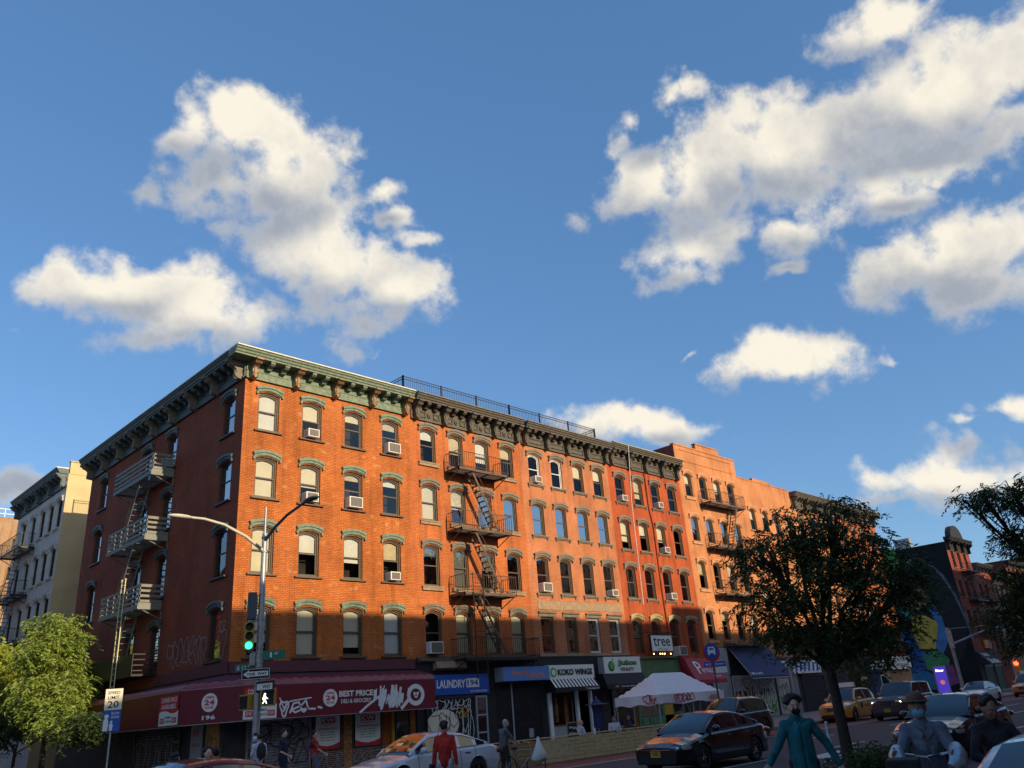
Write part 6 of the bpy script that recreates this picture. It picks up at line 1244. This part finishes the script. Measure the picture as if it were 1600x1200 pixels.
# pedestrians at the corner
t,D,hp=person('pedestrian in red t-shirt with a dark band and pale jeans walking right under the awning',(-.75,-8.1,.13),rad(65),redc,denim,h=1.62,vs_=.016,sleeve=.45,J=dict(elR=(-.24,-.1,1.14),wrR=(-.26,-.34,.98),knL=(.1,-.2,.5),anL=(.1,-.22,.1),anR=(-.1,.2,.12)))
g=G(); g.cap((0,0,1.12),(0,0,1.2),.150,.150,12); g.build('dark_band',navyc,t,world=False,smooth=50)
t,D,hp=person('man in white shirt seen from behind with a black backpack at the corner',(-3.45,-9.4,.13),turn(-3.45,-9.4,pi+.3),whitec,navyc,h=1.66,vs_=.016,sleeve=.45,hairlen=-1)
bk=thing('backpack','black backpack on the back of the man in the white shirt','backpack',(-3.45,-9.4,.13),turn(-3.45,-9.4,pi+.3)); g=G(); g.ell((0,.22,1.18),(.15,.10,.24),12,9); g.build('pack_body',dark,bk,world=False,smooth=60)
person('person in dark navy patterned dress standing right of the lamp pole',(-2.35,-8.9,.13),turn(-2.35,-8.9,1.2),navyc,navyc,h=1.72,vs_=.016,sleeve=.45,J=dict(wrR=(-.22,-.28,.98)))
person('woman with long dark hair looking left, half hidden behind the dark red car',(-8.6,-16.95,0),turn(-8.6,-16.95,.5),greyc,dark,h=1.63,vs_=.016,sleeve=.45,hairlen=.12)
person('dark-haired person in grey top, back turned, behind the red car',(-8.25,-16.6,0),turn(-8.25,-16.6,pi),greyc,dark,h=1.60,vs_=.016,hairlen=0)
person('dark-haired person bending low, leftmost behind the red car',(-9.1,-16.6,0),turn(-9.1,-16.6,pi-.6),dark,dark,h=1.58,vs_=.018,hairlen=.06)
# diners
def seated(label,x,y,rot,top,h=1.72,hair=None,hl=0,sk=None,sl=.45):
    J=dict(pel=(0,0,.52),che=(0,-.02,.86),nek=(0,-.02,1.07),hed=(0,-.04,1.215),shL=(.185,0,1.01),elL=(.25,-.08,.76),wrL=(.16,-.30,.74),shR=(-.185,0,1.01),elR=(-.25,-.08,.76),wrR=(-.16,-.30,.74),hiL=(.1,-.02,.5),knL=(.12,-.42,.5),anL=(.12,-.40,.09),hiR=(-.1,-.02,.5),knR=(-.12,-.42,.5),anR=(-.12,-.40,.09))
    r=person(label,(x,y,.0),rot,top,dark,h=h,J=J,vs_=.018,hair=hair,hairlen=hl,sk=sk,sleeve=sl)
    s=thing('chair','plain dark chair under the %s'%label.split(' in ')[0],'chair',(x,y,0),rot); g=G(); g.box(-.22,.22,-.22,.22,.36,.40); g.build('seat',M['iron'],s,world=False); g=G(); g.box(-.22,.22,.2,.23,.42,.82); g.build('backrest',M['iron'],s,world=False)
    for a in(-.2,.2):
        for b in(-.2,.2): g=G(); g.tube((a,b,0),(a,b,.36),.015); g.build('leg',M['iron'],s,world=False)
    return r
seated('bald diner in white shirt behind the pine fence',10.2,-10.4,rad(70),whitec,hair=skin,hl=-1,h=1.8)
seated('dark-haired diner in white top facing the camera under the tent',12.9,-10.0,turn(12.9,-10,.3),whitec,sk=skind,h=1.8)
seated('long-haired diner in dark top at the right of the seated pair',13.6,-10.2,turn(13.6,-10,.9),dark,hl=.15,sk=skind,h=1.8)
# masked rider
rx,ry=-7.0,-30.3; ra=turn(rx,ry,-.05)
t,D,hp=person('cyclist in grey-blue shirt, brimmed hat and pale blue face mask, riding towards the viewer',(rx,ry,-.02),ra,shirtb,dark,h=1.78,vs_=.0095,mask=cloth('blue_mask',(.18,.40,.50)),hat=cloth('brown_hat',(.13,.07,.045)),sk=skind,J=dict(pel=(0,.12,.93),che=(0,.02,1.24),nek=(0,-.04,1.44),hed=(0,-.08,1.585),shL=(.16,-.02,1.365),elL=(.245,-.12,1.12),wrL=(.25,-.37,1.15),shR=(-.16,-.02,1.365),elR=(-.265,-.12,1.12),wrR=(-.27,-.38,1.16),hiL=(.1,.1,.9),knL=(.13,-.22,.66),anL=(.12,-.05,.25),hiR=(-.1,.1,.9),knR=(-.13,-.1,.52),anR=(-.12,.05,.12)))
g=G()
for z in(1.36,1.28,1.2,1.12,1.04): g.ell((0.0,-.135+(1.36-z)*-.06,z),(.008,.006,.008),6,5)
g.path([(0,-.115,1.38),(0,-.14,1.2),(0,-.10,.95)],.006,4); g.build('button_placket',greyc,t,world=False)
g=G(); g.add([(-.075,-.11,1.43),(0,-.155,1.36),(-.03,-.16,1.30),(-.10,-.125,1.37)],[(0,1,2,3)]); g.add([(.075,-.11,1.43),(0,-.155,1.36),(.03,-.16,1.30),(.10,-.125,1.37)],[(0,1,2,3)]); q=g.build('collar',shirtb,t,world=False)
bicycle('black delivery bicycle ridden by the masked cyclist',(rx+.0*cos(ra),ry,0),ra-pi/2,M['black'],hb=.17)
for k,lb in((-1,'left'),(1,'right')):
    b=thing('hand_cover','silvery insulated hand cover on the %s handlebar grip of the delivery bicycle'%('left-hand' if k<0 else 'right-hand'),'hand cover',(rx,ry,0),ra); g=G(); g.path([(k*.27,-.31,1.21),(k*.28,-.40,1.15),(k*.26,-.50,1.08),(k*.2,-.56,1.04)],[.06,.085,.08,.045],12); g.build('cover',mat('foil_cover',(.42,.50,.56),.35,metal=.6,var=.2,vs=25,bump=.4,bs=40),b,world=False,smooth=60)
b=thing('delivery_box','black front box on the delivery bicycle','box',(rx,ry,0),ra); g=G(); g.box(-.36,-.06,-.95,-.62,.86,1.16); g.build('box_body',dark,b,world=False,bevel=.02)
t,D,hp=person('man in dark clothes looking down, beside the cyclist at the right edge',(-6.42,-30.8,0),turn(-6.42,-30.8,.35),dark,dark,h=1.64,vs_=.011,sk=skind,hairlen=0,bushy=.96,J=dict(elL=(.3,-.1,1.15),wrL=(.12,-.36,1.05),elR=(-.3,-.1,1.15),wrR=(-.12,-.36,1.05),hed=(0,-.05,1.62),look=(.15,-1,-.45)))
# ---------------------------------------------------------------- trees
def leafmat(name,c1,c2,tr):
    m=bpy.data.materials.new(name); m.use_nodes=True; t=m.node_tree; N,L=t.nodes,t.links; N.clear(); o=N.new('ShaderNodeOutputMaterial'); d=N.new('ShaderNodeBsdfPrincipled'); tl=N.new('ShaderNodeBsdfTranslucent'); mx=N.new('ShaderNodeMixShader'); mx.inputs[0].default_value=tr
    g=N.new('ShaderNodeNewGeometry'); c=mixc(N,L,g.outputs['Random Per Island'],c1,c2); L.new(c,d.inputs['Base Color']); L.new(c,tl.inputs[0]); d.inputs['Roughness'].default_value=.5; inp(d,'Specular IOR Level',.3)
    L.new(d.outputs[0],mx.inputs[1]); L.new(tl.outputs[0],mx.inputs[2]); L.new(mx.outputs[0],o.inputs[0]); return m
bark=mat('bark',(.045,.035,.03),.9,var=.3,vs=12,bump=.6,bs=18)
def leaves(name,parent,centers,per,spread,ll,lw,m,droop=.6,pairs=5,seed=1,rach=.3):
    """compound leaf sprays: centres (k,3); each spray = rachis with paired leaflets, every leaflet one small diamond"""
    R=np.random.default_rng(seed); k=len(centers); n=k*per
    c=np.repeat(centers,per,axis=0)+R.normal(0,1,(n,3))*np.repeat(spread,per)[:,None]*np.array([1,1,.75])
    az=R.uniform(0,2*pi,n); dp=R.uniform(-.2,1,n)*droop; d=np.stack([np.cos(az)*np.cos(dp),np.sin(az)*np.cos(dp),-np.sin(dp)],1); sd_=np.stack([-np.sin(az),np.cos(az),R.uniform(-.4,.4,n)],1)
    V=[];nq=0
    for j in range(pairs):
        t=(j+1)/pairs
        for s in(-1,1):
            b=c+d*(rach*t)[...,None] if hasattr(t,'shape') else c+d*(rach*t)+np.array([0,0,-.35*rach*t*t])
            dr=d*.55+sd_*s*.8+R.normal(0,.18,(n,3)); dr[:,2]-=.35; dr/=np.linalg.norm(dr,axis=1)[:,None]
            w=np.cross(dr,R.normal(0,1,(n,3))); w/=np.linalg.norm(w,axis=1)[:,None]+1e-9; L_=ll*R.uniform(.7,1.2,(n,1))
            V.append(np.stack([b,b+dr*L_*.5+w*lw/2,b+dr*L_,b+dr*L_*.5-w*lw/2],1))
    V=np.concatenate(V).reshape(-1,3)-np.array(wloc(parent)); nf=len(V)//4
    me=bpy.data.meshes.new(name); me.vertices.add(len(V)); me.vertices.foreach_set('co',V.astype('f').ravel()); me.loops.add(nf*4); me.loops.foreach_set('vertex_index',np.arange(nf*4,dtype='i')); me.polygons.add(nf); me.polygons.foreach_set('loop_start',np.arange(0,nf*4,4,dtype='i')); me.polygons.foreach_set('loop_total',np.full(nf,4,dtype='i')); me.update(calc_edges=True)
    me.materials.append(m); o=bpy.data.objects.new(name,me); COL.objects.link(o); o.parent=parent; return o
def tree(label,base,hfork,lobes,m,seed,tr=.14,per=10,nc=40,ll=.12,lw=.035,rach=.3,pairs=5,spread=.22,lean=(0,0),droop=.6,name='street_tree',trunk=True,shell=.55):
    """lobes: (x,y,z,rx,ry,rz,weight)"""
    r=random.Random(seed); R=np.random.default_rng(seed); t=thing(name,label,'tree',base,0,'street trees'); B=Vector(base); top=B+Vector((lean[0],lean[1],hfork))
    g=G(); g.path([tuple(B),tuple(B.lerp(top,.3)+Vector((.02,.01,0))),tuple(B.lerp(top,.7)),tuple(top)],[tr*1.25,tr,tr*.9,tr*.75],9); T_=g.build('trunk',bark,t,smooth=60)
    pts=[];sp=[]
    tot=sum(l[6] for l in lobes)
    for (x,y,z,a,b,c,w) in lobes:
        for i in range(max(3,int(nc*w/tot))):
            v=Vector((r.gauss(0,1),r.gauss(0,1),r.gauss(0,1))).normalized()*(r.uniform(shell,1)); pts.append((x+v.x*a,y+v.y*b,z+v.z*c)); sp.append(spread*r.uniform(.6,1.3))
    g=G(); hubs=[Vector(l[:3]) for l in lobes]
    for hx in hubs: mid=top.lerp(hx,.5)+Vector((r.uniform(-.2,.2),r.uniform(-.2,.2),.1)); g.path([tuple(top-Vector((0,0,.3))),tuple(mid),tuple(hx)],[tr*.5,tr*.35,tr*.18],6)
    for i,p in enumerate(pts):
        p=Vector(p); hx=min(hubs,key=lambda q:(q-p).length); m0=hx.lerp(p,.5)+Vector((r.uniform(-.15,.15),r.uniform(-.15,.15),r.uniform(0,.2))); st=top.lerp(hx,r.uniform(.5,1)); g.path([tuple(st),tuple(m0),tuple(p)],[tr*.16,tr*.1,.008],4)
    g.build('limbs',bark,t); leaves('crown',t,np.array(pts),per,np.array(sp),ll,lw,m,seed=seed,rach=rach,pairs=pairs,droop=droop); return t
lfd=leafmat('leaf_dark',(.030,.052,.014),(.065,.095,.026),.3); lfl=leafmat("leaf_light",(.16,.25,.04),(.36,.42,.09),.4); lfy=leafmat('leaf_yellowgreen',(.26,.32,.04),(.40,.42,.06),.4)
lob=[(2.45,-24.1,4.9,.95,.95,.8,2),(2.8,-24.7,5.55,.9,.9,.7,2),(3.2,-25.6,5.55,.95,.95,.75,2.2),(3.4,-26.2,4.5,.95,.95,.9,2.6),(2.9,-25.1,4.3,1.2,1.2,.9,3),(2.6,-23.9,3.9,.9,.9,.8,2),(3.3,-26.1,3.3,.9,.9,.8,2.4),(2.9,-24.9,3.1,1.1,1.1,.7,2.4),(2.6,-24.1,2.9,.7,.7,.5,1),(3.1,-25.6,2.6,.8,.8,.45,1.2),(3.5,-26.9,3.9,.6,.6,.6,1)]
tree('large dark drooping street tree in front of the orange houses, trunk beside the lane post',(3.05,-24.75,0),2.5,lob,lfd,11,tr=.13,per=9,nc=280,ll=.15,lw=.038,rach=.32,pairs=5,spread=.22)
g_=thing('planting_bed','low green shrubs around the foot of the dark street tree','shrub',(2.2,-25.6,0)); R=np.random.default_rng(3); leaves('foliage',g_,np.stack([R.uniform(1.2,3.4,70),R.uniform(-26.6,-25.0,70),R.uniform(.1,.5,70)],1),9,np.full(70,.15),.10,.045,leafmat('leaf_shrub',(.04,.07,.02),(.08,.12,.03),.3),seed=4,rach=.16,pairs=3,droop=-.9)
# right tree: feathery dark boughs entering from the right
lob=[(10.9,-27.9,7.0,.8,.8,.5,1.4),(10.3,-27.2,6.7,.7,.7,.35,1.1),(9.9,-26.8,6.75,.4,.4,.2,.4),(11.3,-27.5,5.6,.7,.7,.4,1.3),(11.7,-27.0,4.3,.8,.8,.6,2.4),(11.4,-26.5,3.6,.7,.7,.5,1.6),(12.2,-26.8,2.9,.8,.8,.6,2),(12.2,-27.9,4.9,1,1,1,2.4),(12.4,-28.2,6.4,1,1,.8,2)]
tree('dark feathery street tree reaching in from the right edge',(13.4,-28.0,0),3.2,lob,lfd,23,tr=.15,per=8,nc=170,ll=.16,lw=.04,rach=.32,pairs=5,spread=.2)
# left trees, sunlit
lob=[(-3.2,12.7,7.5,1.2,1.3,.8,2.2),(-3.2,12.4,6.3,1.7,1.7,1.0,3),(-2.3,13.2,5.2,2.1,2.3,1.0,3.5),(-3.6,11.5,4.6,1.5,1.6,.9,2),(-2.8,12.8,3.8,1.9,2.0,.8,2.5),(-3.2,10.6,3.0,1.2,1.0,.7,1)]
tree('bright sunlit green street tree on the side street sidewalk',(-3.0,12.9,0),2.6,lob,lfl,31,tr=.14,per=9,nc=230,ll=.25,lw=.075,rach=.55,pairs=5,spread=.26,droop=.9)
lob=[(-3.2,22.2,6.6,1.5,1.6,1.3,3),(-4.2,21.0,5.2,1.5,1.5,1.1,3),(-3.0,23,4.6,1.5,1.5,1,2)]
tree('yellow-green sunlit street tree cut by the left edge',(-3.4,22.8,0),3.0,lob,lfy,37,tr=.13,per=11,nc=120,ll=.26,lw=.11,rach=.42,pairs=4,spread=.3)
lob=[(-3.2,7.2,2.6,.8,1.6,.6,2),(-3.1,16.5,3.4,1.0,2.0,1.0,3),(-3.0,19.5,3.0,1.0,2.0,1.0,2)]
tree('dim shaded tree between the speed sign and the sunlit tree, mostly in shadow',(-3.2,16.8,0),2.0,lob,lfd,41,tr=.09,per=9,nc=90,ll=.22,lw=.08,rach=.38,pairs=4,spread=.28)
# small shaded street tree near the shutters, and trees far along the avenue
lob=[(39.0,-9.6,3.6,.9,.9,1.1,2),(39.2,-9.6,2.4,.6,.6,.6,1)]
tree('small thin dark tree in front of the shutters, behind the large one',(39,-9.6,0),1.6,lob,lfd,43,tr=.06,per=7,nc=36,ll=.2,lw=.06,rach=.3,pairs=4,spread=.2)
for i,(x,y,s) in enumerate(((88,-9.5,2.4),(99,-9.6,1.9),(108,-9.4,2.8))):
    tree(('dark tree on the far corner before the painted wall','slim tree before the red far house','broad dark tree farthest along the avenue')[i],(x,y,0),2.6,[(x,y,3.2+s*.6,s,s,s*.8,2),(x,y,4.6+s,s*.7,s*.7,s*.6,1)] if i else [(x,y,2.2,.8,.8,.8,1)],lfd,50+i,tr=.12,per=8,nc=60,ll=.4,lw=.14,rach=.7,pairs=3,spread=.5)
